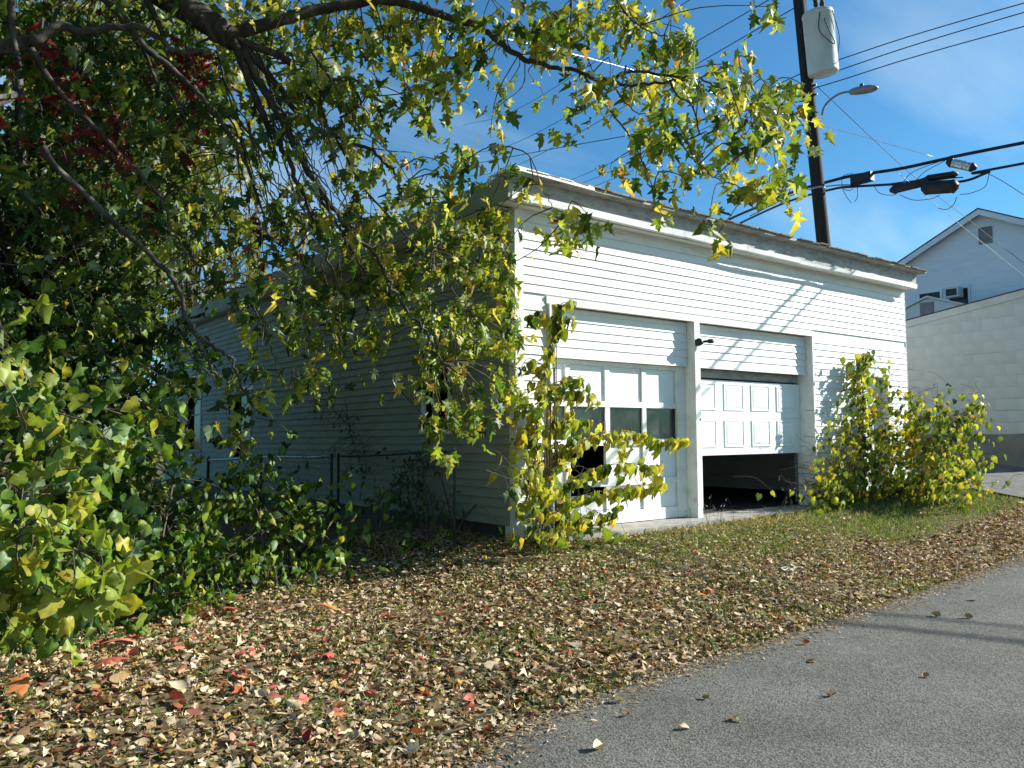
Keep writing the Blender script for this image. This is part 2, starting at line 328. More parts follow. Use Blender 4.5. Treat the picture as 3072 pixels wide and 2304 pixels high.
def leaves(root, key, tmpl, pos, tip, nor, size, ci, pal, mat_, n_ind=300, piece='leaf', mass='foliage'):
    """the leaves that show largest become one object each, the others one mesh"""
    pos = np.asarray(pos); pal = np.asarray(pal, float); Rm = frames(tip, nor); off = parent_world(root)
    u, v, d = project(pos)
    infr = (u > 5) & (u < 3067) & (v > 5) & (v < 2299) & (d > 0.5)
    score = np.where(infr, size / np.maximum(d, 0.1), -1)
    T3 = tmpl if isinstance(tmpl, list) else [tmpl]
    order = np.argsort(-score); ind = order[:n_ind]; ind = ind[score[ind] > 0]
    for i in ind:
        k = (key, int(ci[i]), int(i) % 3)
        if k not in _var:
            V, Fs = T3[k[2] % len(T3)]; W = V.copy(); W[:, 2] *= (0.5, 1.0, 1.6)[k[2]]; W[:, 0] *= (1.0, 0.9, 1.06)[k[2]]
            me = bpy.data.meshes.new(piece); me.from_pydata(W.tolist(), [], Fs.tolist())
            at = me.attributes.new('Col', 'FLOAT_COLOR', 'POINT'); c4 = np.ones((len(W), 4), np.float32); c4[:, :3] = pal[k[1]] * (0.9, 1.0, 1.12)[k[2]] * tone(len(W))
            at.data.foreach_set('color', c4.ravel()); me.materials.append(mat_); me.polygons.foreach_set('use_smooth', [True] * len(me.polygons)); me.update(); _var[k] = me
        o = bpy.data.objects.new(piece, _var[k]); C.objects.link(o); o.parent = root
        M = Matrix(Rm[i].tolist()).to_4x4() @ Matrix.Scale(float(size[i]), 4); M.translation = Vector((pos[i] - off).tolist())
        o.matrix_basis = M
    rest = np.setdiff1d(np.arange(len(pos)), ind)
    if len(rest):
        Vs, Fl, Cl, k0 = [], [], [], 0
        for j, tm in enumerate(T3):
            rj = rest[rest % len(T3) == j]
            if not len(rj): continue
            V, Fs = expand(tm, pos[rj], Rm[rj], size[rj], rng.uniform(0.3, 1.8, len(rj)))
            col = pal[ci[rj]] * rng.uniform(0.7, 1.3, (len(rj), 1)) * rng.uniform(0.92, 1.08, (len(rj), 3))
            Vs.append(V); Fl.append(Fs + k0); k0 += len(V); Cl.append(np.repeat(col, len(tm[0]), 0) * np.tile(tone(len(tm[0])), (len(rj), 1)))
        o = mesh_np(mass, np.concatenate(Vs), np.concatenate(Fl), np.concatenate(Cl), mat_, root, off); o['kind'] = 'stuff'
def rdir(n): 
    v = rng.normal(size=(n, 3)); return v / np.linalg.norm(v, axis=1)[:, None]
def hang(n, down=0.9, spread=0.7): return rdir(n) * spread + np.array([0, 0, -down])
def pick(n, w): w = np.asarray(w, float); return rng.choice(len(w), n, p=w / w.sum())
def bez(P, n=10):                                    # Catmull-Rom through points
    P = np.asarray(P, float); Q = np.vstack([2 * P[0] - P[1], P, 2 * P[-1] - P[-2]]); outp = []
    for i in range(1, len(Q) - 2):
        for t in np.linspace(0, 1, n, endpoint=False):
            a, b, c, d = Q[i - 1], Q[i], Q[i + 1], Q[i + 2]
            outp.append(0.5 * (2 * b + (c - a) * t + (2 * a - 5 * b + 4 * c - d) * t * t + (3 * b - a - 3 * c + d) * t ** 3))
    outp.append(P[-1]); return np.array(outp)

# ------------------------------------------------------------------ the setting: ground, lane, driveway
def axis(lo, hi, step, far, n):
    gr = np.geomspace(step, far, n); return np.concatenate([(lo - gr)[::-1], np.arange(lo, hi, step), hi + gr])
xs = axis(-9, 13, 0.14, 500, 26); ys = axis(-6, 4, 0.14, 600, 26)
XX, YY = np.meshgrid(xs, ys); ZZ = g(XX, YY)
bump_ = 0.02 * np.sin(XX * 2.1 + 1.3 * np.sin(YY * 1.7)) * np.sin(YY * 2.6) + rng.normal(0, 0.006, XX.shape)
onroad = YY < road_edge(XX) + 0.05
ZZ = ZZ + np.where(onroad, -0.03, bump_ * (np.abs(YY) < 6))
inb = (XX > 0.05) & (XX < 9.15) & (YY > -0.3) & (YY < 14.4); ZZ = np.where(inb, np.minimum(ZZ, -0.3), ZZ)
nx, ny = len(xs), len(ys)
idx = np.arange(nx * ny).reshape(ny, nx)
q = np.stack([idx[:-1, :-1], idx[:-1, 1:], idx[1:, 1:], idx[1:, :-1]], -1).reshape(-1, 4)
me = bpy.data.meshes.new('ground'); me.from_pydata(np.stack([XX, YY, ZZ], -1).reshape(-1, 3).tolist(), [], q.tolist())
GROUND = simple('soil_and_thatch', [(0.25, (0.05, 0.036, 0.022)), (0.45, (0.11, 0.078, 0.042)), (0.6, (0.17, 0.125, 0.07)), (0.8, (0.26, 0.20, 0.12))], 9.0, 0.95, 0.1, detail=12, nrough=0.75, bump=0.8, bscale=30)
me.materials.append(GROUND); me.polygons.foreach_set('use_smooth', [True] * len(me.polygons))
o = bpy.data.objects.new('ground', me); C.objects.link(o); tag(o, 'soil and thatch ground between the lane and the buildings', kind='structure')

ROAD, t_, b_ = mat('worn_asphalt', 0.85, 0.2)
rp_ = noise_col(t_, b_, [(0.3, (0.072, 0.070, 0.058)), (0.5, (0.106, 0.104, 0.090)), (0.72, (0.146, 0.143, 0.124))], 1.3, detail=12, nrough=0.78)
N = t_.nodes; vo = N.new('ShaderNodeTexVoronoi'); vo.inputs['Scale'].default_value = 95
tc_ = N.new('ShaderNodeTexCoord'); t_.links.new(tc_.outputs['Object'], vo.inputs['Vector'])
mr = N.new('ShaderNodeMapRange'); mr.inputs['From Max'].default_value = 0.9; mr.inputs['To Min'].default_value = 0.5; mr.inputs['To Max'].default_value = 1.6
sp_ = N.new('ShaderNodeSeparateColor'); t_.links.new(vo.outputs['Color'], sp_.inputs[0]); t_.links.new(sp_.outputs[0], mr.inputs['Value'])
mm = N.new('ShaderNodeVectorMath'); mm.operation = 'SCALE'; t_.links.new(rp_.outputs[0], mm.inputs[0]); t_.links.new(mr.outputs[0], mm.inputs['Scale']); t_.links.new(mm.outputs[0], b_.inputs['Base Color'])
bp_ = N.new('ShaderNodeBump'); bp_.inputs['Strength'].default_value = 0.5; bp_.inputs['Distance'].default_value = 0.006; t_.links.new(vo.outputs['Distance'], bp_.inputs['Height']); t_.links.new(bp_.outputs[0], b_.inputs['Normal'])
rx = np.concatenate([np.linspace(-40, -9, 12), np.arange(-8.9, 14, 0.06), np.linspace(14.5, 80, 20)])
mbr = MB()
jag = np.interp(np.arange(len(rx)), np.arange(0, len(rx) + 8, 3), rng.normal(0, 0.035, len(np.arange(0, len(rx) + 8, 3))))
rows = []
for k, off_ in enumerate((0.0, 0.5, 1.2, 2.5, 5.0, 9.0)):
    yy = road_edge(rx) - off_ + (jag if k == 0 else 0)
    zz = g(rx, road_edge(rx)) + 0.004 + 0.03 * min(off_, 2.5) / 2.5 - (0.012 if k == 0 else 0)
    rows.append(np.stack([rx, yy, zz], -1))
for a, b in zip(rows[1:], rows[:-1]):
    for i in range(len(rx) - 1): mbr.quad([a[i], a[i + 1], b[i + 1], b[i]])
o = mbr.build('road', ROAD); o.data.update(); tag(o, 'worn grey asphalt lane with a ragged left edge', kind='structure')

mbd = MB(); px = np.linspace(9.25, 24, 30); py = np.linspace(-2.45, 0.9, 12)
for i in range(len(px) - 1):
    for j in range(len(py) - 1):
        sk = lambda a, b: (a - 0.5 * (b + 2.75) * 0 , b, float(g(a, b)) + 0.04)
        mbd.quad([sk(px[i], py[j]), sk(px[i + 1], py[j]), sk(px[i + 1], py[j + 1]), sk(px[i], py[j + 1])])
tag(mbd.build('driveway', simple('grey_paving', [(0.3, (0.12, 0.118, 0.105)), (0.6, (0.19, 0.185, 0.165)), (0.8, (0.25, 0.24, 0.215))], 4, 0.9, 0.15, bump=0.4)), 'pale paved driveway beside the block building', kind='structure')

# ------------------------------------------------------------------ the garage
W, L, ZT = 9.22, 14.5, 3.70
EXP = 0.1043
gar = thing('garage', (0, 0, -0.2), 'weathered white clapboard garage with two overhead doors, one half raised', 'garage')
OP1, OP2, HD, DR = (0.477, 3.15), (3.26, 6.09), 2.60, (7.50, 8.46)
fw = MB()
fw.box((0, 0, -0.25), (OP1[0], 0.22, ZT)).box((OP1[0], 0, HD), (OP2[1], 0.22, ZT)).box((OP2[1], 0, -0.25), (DR[0], 0.22, ZT)).box((DR[0], 0, 2.08), (DR[1], 0.22, ZT)).box((DR[1], 0, -0.25), (W, 0.22, ZT))
front_wall = fw.build('front_wall', TRIM, gar)
def clap(parent, a, b, z, face, base=0.0, h=EXP):
    """one board from a to b along its wall; face 'F' looks to -Y, 'L' to -X"""
    j = rng.normal(0, 0.0012); t0, t1 = 0.023 + abs(j), 0.006; z1 = z + h + 0.012; s_ = rng.normal(0, 0.0028)
    if face == 'F':
        P = [(a, base - t0, z), (b, base - t0, z + s_), (b, base - 0.001, z + s_), (a, base - 0.001, z), (a, base - t1, z1), (b, base - t1, z1), (b, base - 0.001, z1), (a, base - 0.001, z1)]
        c = ((a + b) / 2, base, z)
    else:
        P = [(base - t0, b, z), (base - t0, a, z + s_), (base - 0.001, a, z + s_), (base - 0.001, b, z), (base - t1, b, z1), (base - t1, a, z1), (base - 0.001, a, z1), (base - 0.001, b, z1)]
        c = (base, (a + b) / 2, z)
    MB().hexa(P).build('clapboard', PAINT if face == 'F' else SHADEP, parent, loc=c)
def split(a, b, n):
    if b - a < 2.6 or n == 0: return [(a, b)]
    c = rng.uniform(a + 1.0, b - 1.0); return [(a, c - 0.002), (c + 0.002, b)]
zc = np.arange(-0.12, ZT - 0.02, EXP)
for i, z in enumerate(zc):
    h = min(EXP, ZT - z - 0.012)
    if z > HD - 0.02:
        segs = split(0.105, W - 0.035, i % 2)
    else:
        segs = [(0.105, OP1[0] - 0.004)]
        if z < 2.0: segs += [(OP2[1] + 0.03, DR[0] - 0.05), (DR[1] + 0.10, W - 0.035)]
        elif z < 2.12: segs += [(OP2[1] + 0.03, DR[0] - 0.05), (DR[1] + 0.10, W - 0.035)]
        else: segs += split(OP2[1] + 0.03, W - 0.035, i % 3 == 0)
    for a, b in segs:
        if HD - 0.02 < z < HD + 0.075: continue
        clap(front_wall, a, b, z, 'F', h=h)
trim = MB().box((-0.022, -0.024, -0.24), (0.10, -0.0005, 3.68)).box((-0.022, -0.0005, -0.24), (-0.001, 0.10, 3.68)).build('corner_board', TRIM, gar)
MB().box((W - 0.034, -0.012, -0.2), (W + 0.015, 0.05, 3.68)).build('corner_board', FASCIA, gar)
# header, jambs and posts
MB().box((OP1[0] - 0.02, -0.026, HD - 0.012), (OP2[1] + 0.05, 0.02, HD + 0.075)).build('door_header', TRIM, gar)
MB().box((OP1[0] - 0.004, -0.06, -0.2), (OP1[0] + 0.022, 0.24, HD - 0.013)).build('door_jamb', TRIM, gar)
MB().box((OP1[1], -0.035, -0.22), (OP2[0], 0.30, HD - 0.013)).build('door_post', TRIM, gar)
MB().box((OP2[1] - 0.006, -0.028, -0.2), (OP2[1] + 0.028, 0.30, HD - 0.013)).build('door_jamb', TRIM, gar)
for (a, b), nm in ((OP1, 'infill_panel'), (OP2, 'infill_panel')):
    a += 0.023 if a < 1 else 0.001; b -= 0.001 if b < 4 else 0.007
    inf = MB().box((a, 0.12, 1.965), (b, 0.18, HD - 0.013)).build(nm, TRIM, gar)
    for z in np.arange(1.99, HD - 0.03, 0.108): clap(inf, a + 0.003, b - 0.004, z, 'F', 0.119, min(0.108, HD - 0.03 - z))
    MB().box((a + 0.003, 0.088, 1.958), (b - 0.004, 0.119, 1.99)).build('drip_strip', TRIM, inf)
# old glazed door on the left
A0, A1, DD = OP1[0] + 0.024, OP1[1] - 0.001, 0.20
d1 = MB()
mulls = [(A0, 0.60), (0.925, 0.995), (1.605, 1.688), (2.298, 2.375), (2.985, A1)]
rails = [(-0.13, 0.02), (0.352, 0.427), (0.874, 0.952), (1.371, 1.446), (1.90, 1.958)]
for a, b in mulls: d1.box((a, DD - 0.022, -0.13), (b, DD + 0.02, 1.957))
for k, (z0, z1) in enumerate(rails): d1.box((A0 + 0.001, DD - 0.027, z0), (A1 - 0.001, DD + 0.018, z1))
door1 = d1.build('overhead_door', TRIM, gar); tag(door1, 'old panelled door with a row of dusty glass and one missing panel')
for r_ in range(4):
    z0, z1 = rails[r_][1] + 0.002, rails[r_ + 1][0] - 0.002
    for c_ in range(4):
        x0, x1 = mulls[c_][1] + 0.002, mulls[c_ + 1][0] - 0.002
        if r_ == 2: MB().box((x0, DD + 0.004, z0), (x1, DD + 0.008, z1)).build('pane', GLASS, door1)
        elif (r_, c_) == (1, 1): continue
        elif (r_, c_) == (0, 1): MB().box((x0, DD + 0.002, z0), (x1, DD + 0.01, z1 - 0.10)).build('panel', DOORP, door1)
        else: MB().box((x0, DD + 0.002, z0), (x1, DD + 0.01, z1)).build('panel', DOORP, door1)
MB().box((2.975, DD - 0.05, -0.13), (A1 - 0.0005, DD - 0.028, 1.957)).build('door_stop', TRIM, gar)
# half raised door on the right
B0, B1, DD = OP2[0] + 0.004, OP2[1] - 0.012, 0.23
d2 = MB().box((B0, DD, 1.262), (B1, DD + 0.045, 1.81)).box((B0, DD, 0.712), (B1, DD + 0.045, 1.259)).box((B0, DD - 0.006, 0.705), (B1, DD + 0.03, 0.735))
door2 = d2.build('overhead_door', DOORP, gar); tag(door2, 'white raised panel door pushed halfway up')
for z0 in (0.815, 1.36):
    for k in range(4):
        x0 = 3.44 + 0.662 * k; w, h = 0.475, 0.405; y0 = DD
        p = MB(); e1, e2, dp = 0.022, 0.055, 0.012
        def rect(e, y): return [(x0 + e, y, z0 + e), (x0 + w - e, y, z0 + e), (x0 + w - e, y, z0 + h - e), (x0 + e, y, z0 + h - e)]
        r0, r1, r2, r3 = rect(0, y0 - 0.001), rect(0.006, y0 - 0.013), rect(0.020, y0 - 0.013), rect(0.034, y0 - 0.003)
        r4 = rect(0.072, y0 - 0.012)
        for A, B in ((r0, r1), (r1, r2), (r2, r3), (r3, r4)):
            for i in range(4): p.quad([A[i], A[(i + 1) % 4], B[(i + 1) % 4], B[i]])
        p.quad(r4); p.build('panel', DOORP, door2)
MB().box((B0, 0.26, 1.84), (B1, 0.31, 1.964)).build('spring_cover', FASCIA, gar)
MB().box((B1 - 0.05, 0.30, -0.1), (B1 - 0.03, 0.33, 1.9)).build('door_track', GALV, gar)
MB().box((3.275, -0.0365, 1.20), (3.30, -0.0355, 1.22)) 
MB().box((OP2[0] - 0.03, -0.041, 1.205), (OP2[0] - 0.012, -0.036, 1.235)).build('latch_plate', RUST, gar)
# side door
sd = MB().box((DR[0] - 0.05, -0.032, -0.1), (DR[0] + 0.045, 0.22, 2.0)).box((DR[1] - 0.006, -0.032, -0.1), (DR[1] + 0.10, 0.22, 2.0)).box((DR[0] - 0.05, -0.034, 2.001), (DR[1] + 0.10, 0.218, 2.10))
MB().box((DR[0] + 0.046, 0.12, -0.1), (DR[1] - 0.007, 0.16, 1.999)).build('side_door', DOORP, gar)
sdo = [c for c in gar.children if c.name.startswith('side_door')][0]
for z0, z1 in ((0.15, 0.85), (1.0, 1.88)):
    for x0, x1 in ((DR[0] + 0.12, DR[0] + 0.44), (DR[0] + 0.53, DR[1] - 0.08)):
        MB().hexa([(x0, 0.119, z0), (x1, 0.119, z0), (x1, 0.1199, z0), (x0, 0.1199, z0), (x0, 0.119, z1), (x1, 0.119, z1), (x1, 0.1199, z1), (x0, 0.1199, z1)]).box((x0 + 0.03, 0.108, z0 + 0.03), (x1 - 0.03, 0.1188, z1 - 0.03)).build('panel', DOORP, sdo)
MB().lathe([(0, 0.012), (0.03, 0.012), (0.032, 0.028), (0.06, 0.028), (0.065, 0.01)], (DR[0] + 0.1, 0.12, 0.93), (DR[0] + 0.1, 0, 0.93), 12).build('door_knob', RUST, sdo)
sd.build('door_frame', TRIM, gar)
# left wall with windows
WIN = [(1.40, 1.96, 1.10, 2.10), (8.46, 9.42, 0.62, 1.90), (11.62, 12.6, 0.75, 2.36)]
lw = MB(); ycur = 0.10
lw.box((0, 0.22, -0.02), (0.2, WIN[0][0], ZT))
for k, (a, b, z0, z1) in enumerate(WIN):
    lw.box((0, a, -0.02), (0.2, b, z0)).box((0, a, z1), (0.2, b, ZT))
    nxt = WIN[k + 1][0] if k < 2 else L
    lw.box((0, b, -0.02), (0.2, nxt, ZT))
side_wall = lw.build('side_wall', TRIM, gar)
for i, z in enumerate(np.arange(-0.03, ZT - 0.02, EXP)):
    h = min(EXP, ZT - z - 0.012); cuts = [0.102]
    segs = []; cur = 0.102
    for a, b, z0, z1 in WIN:
        if z + EXP > z0 - 0.04 and z < z1 + 0.06: segs.append((cur, a - 0.095)); cur = b + 0.095
    segs.append((cur, L - 0.02))
    fin = []
    for a, b in segs:
        if b - a > 5: c = rng.uniform(a + 2, b - 2); fin += [(a, c - 0.002), (c + 0.002, b)]
        else: fin.append((a, b))
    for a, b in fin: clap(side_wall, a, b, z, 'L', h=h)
for k, (a, b, z0, z1) in enumerate(WIN):
    f_ = MB().box((-0.024, a - 0.09, z0 - 0.03), (0.10, a, z1 + 0.05)).box((-0.024, b, z0 - 0.03), (0.10, b + 0.09, z1 + 0.05)).box((-0.027, a - 0.09, z1 + 0.001), (0.10, b + 0.09, z1 + 0.06)).box((-0.05, a - 0.11, z0 - 0.06), (0.10, b + 0.11, z0 - 0.001))
    wf = f_.build('window_frame', TRIM if k == 0 else FASCIA, gar)
    if k == 0: MB().box((0.10, a, z0), (0.14, b, z0 + 0.05)).box((0.10, a, z1 - 0.05), (0.14, b, z1)).build('sash', RUST, wf)
    else:
        zm = (z0 + z1) / 2
        MB().box((0.06, a, z0), (0.064, b, zm - 0.02)).build('pane', WGLASS, wf); MB().box((0.06, a, zm + 0.02), (0.064, b, z1)).build('pane', WGLASS, wf)
        MB().box((0.05, a, zm - 0.019), (0.08, b, zm + 0.019)).build('sash', FASCIA, wf)
# remaining shell
MB().box((0.0, L, -0.3), (W, L + 0.2, ZT)).box((W - 0.2, 0.221, -0.3), (W - 0.001, L - 0.001, ZT)).build('rear_walls', PAINT, gar)
MB().box((0.02, 0.105, -0.75), (0.19, L - 0.01, -0.021)).build('foundation', FOUND, gar)
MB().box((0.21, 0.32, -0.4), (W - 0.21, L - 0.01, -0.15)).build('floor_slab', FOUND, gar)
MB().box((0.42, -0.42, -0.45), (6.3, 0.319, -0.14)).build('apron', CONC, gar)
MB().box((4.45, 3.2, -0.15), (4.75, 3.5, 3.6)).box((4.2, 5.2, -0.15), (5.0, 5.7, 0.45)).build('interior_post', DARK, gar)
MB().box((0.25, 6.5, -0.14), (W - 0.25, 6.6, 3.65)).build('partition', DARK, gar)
# roof, fascia, gutter
ro = MB().box((-0.23, -0.33, 3.965), (W + 0.22, L + 0.2, 4.0)).box((-0.215, -0.155, 3.70), (W + 0.10, L + 0.15, 3.964)).build('roof', FASCIA, gar)
MB().box((-0.225, -0.185, 3.69), (W + 0.11, -0.156, 3.963)).build('fascia', FASCIA, gar)
MB().box((-0.24, -0.184, 3.69), (-0.216, L + 0.15, 3.963)).build('rake_board', SHADEP, gar)
MB().box((-0.238, -0.154, 3.672), (W + 0.05, -0.001, 3.689)).box((-0.214, 0.101, 3.672), (-0.001, L, 3.689)).build('soffit', TRIM, gar)
# white trim along the eave, in bent lengths
gx = [-0.235, 0.08, 2.72, 4.1, 5.45, 6.95, W + 0.0]
gz = [3.676, 3.676, 3.668, 3.664, 3.650, 3.655, 3.652]
for k in range(len(gx) - 1):
    a, b = gx[k] + 0.002, gx[k + 1] - 0.002; tw = (0, 0, 0.01, -0.012, 0.014, 0.004)[k]; hh = (0.092, 0.092, 0.09, 0.075, 0.06, 0.095)[k]
    n_ = 10; m_ = MB(); pr = []
    for i in range(n_ + 1):
        t = i / n_; x = a + (b - a) * t; z0 = gz[k] * (1 - t) + gz[k + 1] * t + 0.004 * math.sin(5 * t + k); y = -0.25 + tw * math.sin(math.pi * t)
        top = z0 + hh + (rng.normal(0, 0.006) if k in (2, 3, 4) else 0)
        pr.append([(x, y + 0.03, z0 - 0.002), (x, y, z0 + 0.012), (x, y - 0.012, top), (x, y + 0.02, top + 0.004), (x, -0.19, z0 + 0.01)])
    for i in range(n_):
        for j in range(5): m_.quad([pr[i][j], pr[i + 1][j], pr[i + 1][(j + 1) % 5], pr[i][(j + 1) % 5]])
    m_.quad(pr[0][::-1]); m_.quad(pr[-1]); m_.build('eave_trim', TRIM, gar)
MB().hexa([(-0.25, -0.362, 3.985), (0.95, -0.362, 3.965), (0.95, -0.33, 3.965), (-0.25, -0.33, 3.985), (-0.25, -0.358, 4.035), (0.95, -0.358, 4.012), (0.95, 0.2, 4.03), (-0.25, 0.2, 4.05)]).build('metal_flashing', TRIM, ro)
x = -0.1
while x < W + 0.18:
    w = rng.uniform(0.16, 0.33); dz = rng.normal(0, 0.006); y0 = -0.365 + rng.normal(0, 0.012); x1 = min(x + w, W + 0.26)
    zb = 4.003 + dz - 0.012 * (x / W)
    if rng.random() > 0.04:
        MB().hexa([(x, y0, zb), (x1 - 0.006, y0 + rng.normal(0, .008), zb + rng.normal(0, .004)), (x1 - 0.006, -0.05, zb), (x, -0.05, zb), (x, y0, zb + 0.017), (x1 - 0.006, y0, zb + 0.017 + rng.normal(0, .003)), (x1 - 0.006, -0.05, zb + 0.05), (x, -0.05, zb + 0.05)]).build('shingle', SHINGLE, ro, loc=((x + x1) / 2, y0, zb))
    x = x1 + 0.002
# stub of eave showing at the right-hand wall
p_ = left(2722, 948, W + 0.02)
MB().box((W + 0.016, 0.75, 3.02), (W + 0.34, 0.80, 3.26)).box((W + 0.016, 0.801, 3.02), (W + 0.30, 4.0, 3.06)).build('side_eave', TRIM, gar)

# lamps on the garage
bl = thing('barn_lamp', (0, 0.5, 3.5), 'old barn lamp with a round enamel shade on an iron arm under the eave', 'lamp')
bp0 = np.array([-0.03, 0.36, 3.44])
MB().box((-0.045, 0.29, 3.36), (-0.0195, 0.43, 3.52)).build('wall_bracket', RUST, bl)
MB().tube(bez([bp0, bp0 + (-0.12, 0, 0.07), bp0 + (-0.35, 0.0, 0.08), bp0 + (-0.52, 0, 0.06), bp0 + (-0.55, 0, 0.02)], 6), 0.013, 8).build('arm', RUST, bl, True)
sc_ = bp0 + (-0.55, 0, -0.06)
MB().lathe([(0, 0.195), (0.008, 0.2), (0.02, 0.17), (0.05, 0.11), (0.075, 0.05), (0.12, 0.04)], sc_, sc_ + (0, 0, 1), 28).build('lamp_shade', LAMPW, bl, True)
MB().lathe([(-0.05, 0.012), (-0.03, 0.032), (0.0, 0.028), (0.02, 0.018)], sc_, sc_ + (0, 0, 1), 12).build('bulb', LAMPW, bl, True)
q0 = front(2084, 1026, -0.036); q0[0] = 3.205
sl_ = thing('security_light', q0, 'small black security light fixed to the post between the garage doors', 'light')
MB().lathe([(0, 0.05), (0.02, 0.058), (0.05, 0.055), (0.08, 0.035), (0.09, 0.01)], q0, q0 + (0, -1, 0), 16).build('base', BLACKM, sl_, True)
MB().tube([q0 + (0.01, -0.06, 0), q0 + (0.08, -0.09, 0.01), q0 + (0.11, -0.10, 0.012)], [0.018, 0.02, 0.022], 10).build('swivel', BLACKM, sl_, True)
MB().lathe([(0, 0.018), (0.02, 0.032), (0.07, 0.034), (0.09, 0.028)], q0 + (0.10, -0.10, 0.01), q0 + (0.3, -0.16, 0.03), 14).build('lens_head', BLACKM, sl_, True)

# ------------------------------------------------------------------ block building on the right
BX = 12.0
bb = thing('block_building', (BX, 4, 0.2), 'shaded pale painted concrete block building right of the garage', 'building')
def rz(y): return 3.52 + (1.18 - y) * 0.15
Y0, Y1 = -1.22, 12.0
MB().hexa([(BX + 0.0005, Y0, 0.96), (BX + 8, Y0, 0.96), (BX + 8, Y1, 0.96), (BX + 0.0005, Y1, 0.96), (BX + 0.0005, Y0, rz(Y0) - 0.1), (BX + 8, Y0, rz(Y0) - 0.1), (BX + 8, Y1, rz(Y1) - 0.1), (BX + 0.0005, Y1, rz(Y1) - 0.1)]).build('wall', MORTAR, bb)
MB().box((BX - 0.004, Y0 - 0.012, 0.976), (BX + 8, Y0 - 0.001, rz(Y0) - 0.18)).build('front_wall', BLOCKP, bb)
MB().box((BX - 0.03, Y0 - 0.02, -0.5), (BX + 8, Y1, 0.975)).build('base', BASEC, bb)
nb = 0
for r_ in range(14):
    z0 = 0.98 + r_ * 0.235
    y = -1.22 - (0.2 if r_ % 2 else 0)
    while y < 3.6:
        y1 = y + 0.398; top = min(z0 + 0.2335, rz(y) - 0.17)
        gv = (0.0045 + rng.uniform(0, 0.004)) if (r_ in (0, 1, 2, 3) and rng.random() < 0.75) or rng.random() < 0.22 else 0.0008
        if top - z0 > 0.05:
            jx = abs(rng.normal(0, 0.0015))
            MB().box((BX - 0.004 - jx, max(y, Y0) + 0.0003, z0 + gv), (BX + 0.0002, y1 - 0.0003, top)).build('block', BLOCKP, bb, loc=(BX, y, z0)); nb += 1
        y = y1 + 0.0005
    MB().box((BX - 0.004, 4.0, z0 + 0.001), (BX + 0.0002, Y1, min(z0 + 0.23, 2.0))).build('block_course', BLOCKP, bb) if z0 < 1.7 else None
def slope(x0, x1, dz0, dz1, ya=Y0 - 0.05, yb=Y1 + 0.3):
    return [(x0, ya, rz(ya) + dz0), (x1, ya, rz(ya) + dz0), (x1, yb, rz(yb) + dz0), (x0, yb, rz(yb) + dz0), (x0, ya, rz(ya) + dz1), (x1, ya, rz(ya) + dz1), (x1, yb, rz(yb) + dz1), (x0, yb, rz(yb) + dz1)]
MB().hexa(slope(BX - 0.06, BX + 8.2, -0.022, 0.0)).build('roof', ROOFD, bb)
MB().hexa(slope(BX - 0.045, BX + 0.0135, -0.17, -0.023)).build('rake_board', BLOCKP, bb)

# ------------------------------------------------------------------ houses behind
HX = 22.0
hs = thing('gable_house', (HX, 3.6, 0), 'tall pale house with a gabled end behind the block building', 'house')
ry, rzz, hw, pitch = 3.64, 8.10, 4.6, 0.485
ez = rzz - hw * pitch
w_ = MB()
prof = [(ry - hw + 0.3, 0), (ry + hw - 0.3, 0), (ry + hw - 0.3, ez + 0.3 * pitch), (ry, rzz), (ry - hw + 0.3, ez + 0.3 * pitch)]
A = [(HX, y, z) for y, z in prof]; B = [(HX + 11, y, z) for y, z in prof]
w_.quad(A[::-1]); w_.quad(B)
for i in range(5): w_.quad([A[i], A[(i + 1) % 5], B[(i + 1) % 5], B[i]])
w_.build('wall', HOUSEP, hs)
for k, z in enumerate(np.arange(4.4, rzz - 0.25, 0.2)):
    hwz = min(hw - 0.32, (rzz - z - 0.2) / pitch)
    MB().hexa([(HX - 0.014, ry - hwz, z), (HX - 0.001, ry - hwz, z), (HX - 0.001, ry + hwz, z), (HX - 0.014, ry + hwz, z), (HX - 0.004, ry - hwz, z + 0.2), (HX - 0.001, ry - hwz, z + 0.2), (HX - 0.001, ry + hwz, z + 0.2), (HX - 0.004, ry + hwz, z + 0.2)]).build('clapboard', HOUSEP, hs)
for s_ in (-1, 1):
    n_ = (0, 0)
    P = lambda x, d, t: (x, ry + s_ * d, rzz - d * pitch + t)
    ro2 = [P(HX - 0.35, 0, 0.05), P(HX + 11.3, 0, 0.05), P(HX + 11.3, hw + 0.25, 0.05), P(HX - 0.35, hw + 0.25, 0.05), P(HX - 0.35, 0, 0.085), P(HX + 11.3, 0, 0.085), P(HX + 11.3, hw + 0.25, 0.085), P(HX - 0.35, hw + 0.25, 0.085)]
    MB().hexa(ro2 if s_ > 0 else [ro2[i] for i in (3, 2, 1, 0, 7, 6, 5, 4)]).build('roof', ROOFD, hs)
    fb = [P(HX - 0.33, 0, -0.14), P(HX - 0.29, 0, -0.14), P(HX - 0.29, hw + 0.2, -0.14), P(HX - 0.33, hw + 0.2, -0.14), P(HX - 0.33, 0, 0.045), P(HX - 0.29, 0, 0.045), P(HX - 0.29, hw + 0.2, 0.045), P(HX - 0.33, hw + 0.2, 0.045)]
    MB().hexa(fb).build('rake_board', HOUSEP, hs)
def rect_on(u0, v0, u1, v1, X): a = left(u0, v0, X); b = left(u1, v1, X); return min(a[1], b[1]), max(a[1], b[1]), min(a[2], b[2]), max(a[2], b[2])
a, b, c, d = 3.37, 3.78, 7.05, 7.58
vt = MB().box((HX - 0.04, a, c), (HX - 0.0142, b, d)).build('gable_vent', LAMPG, hs)
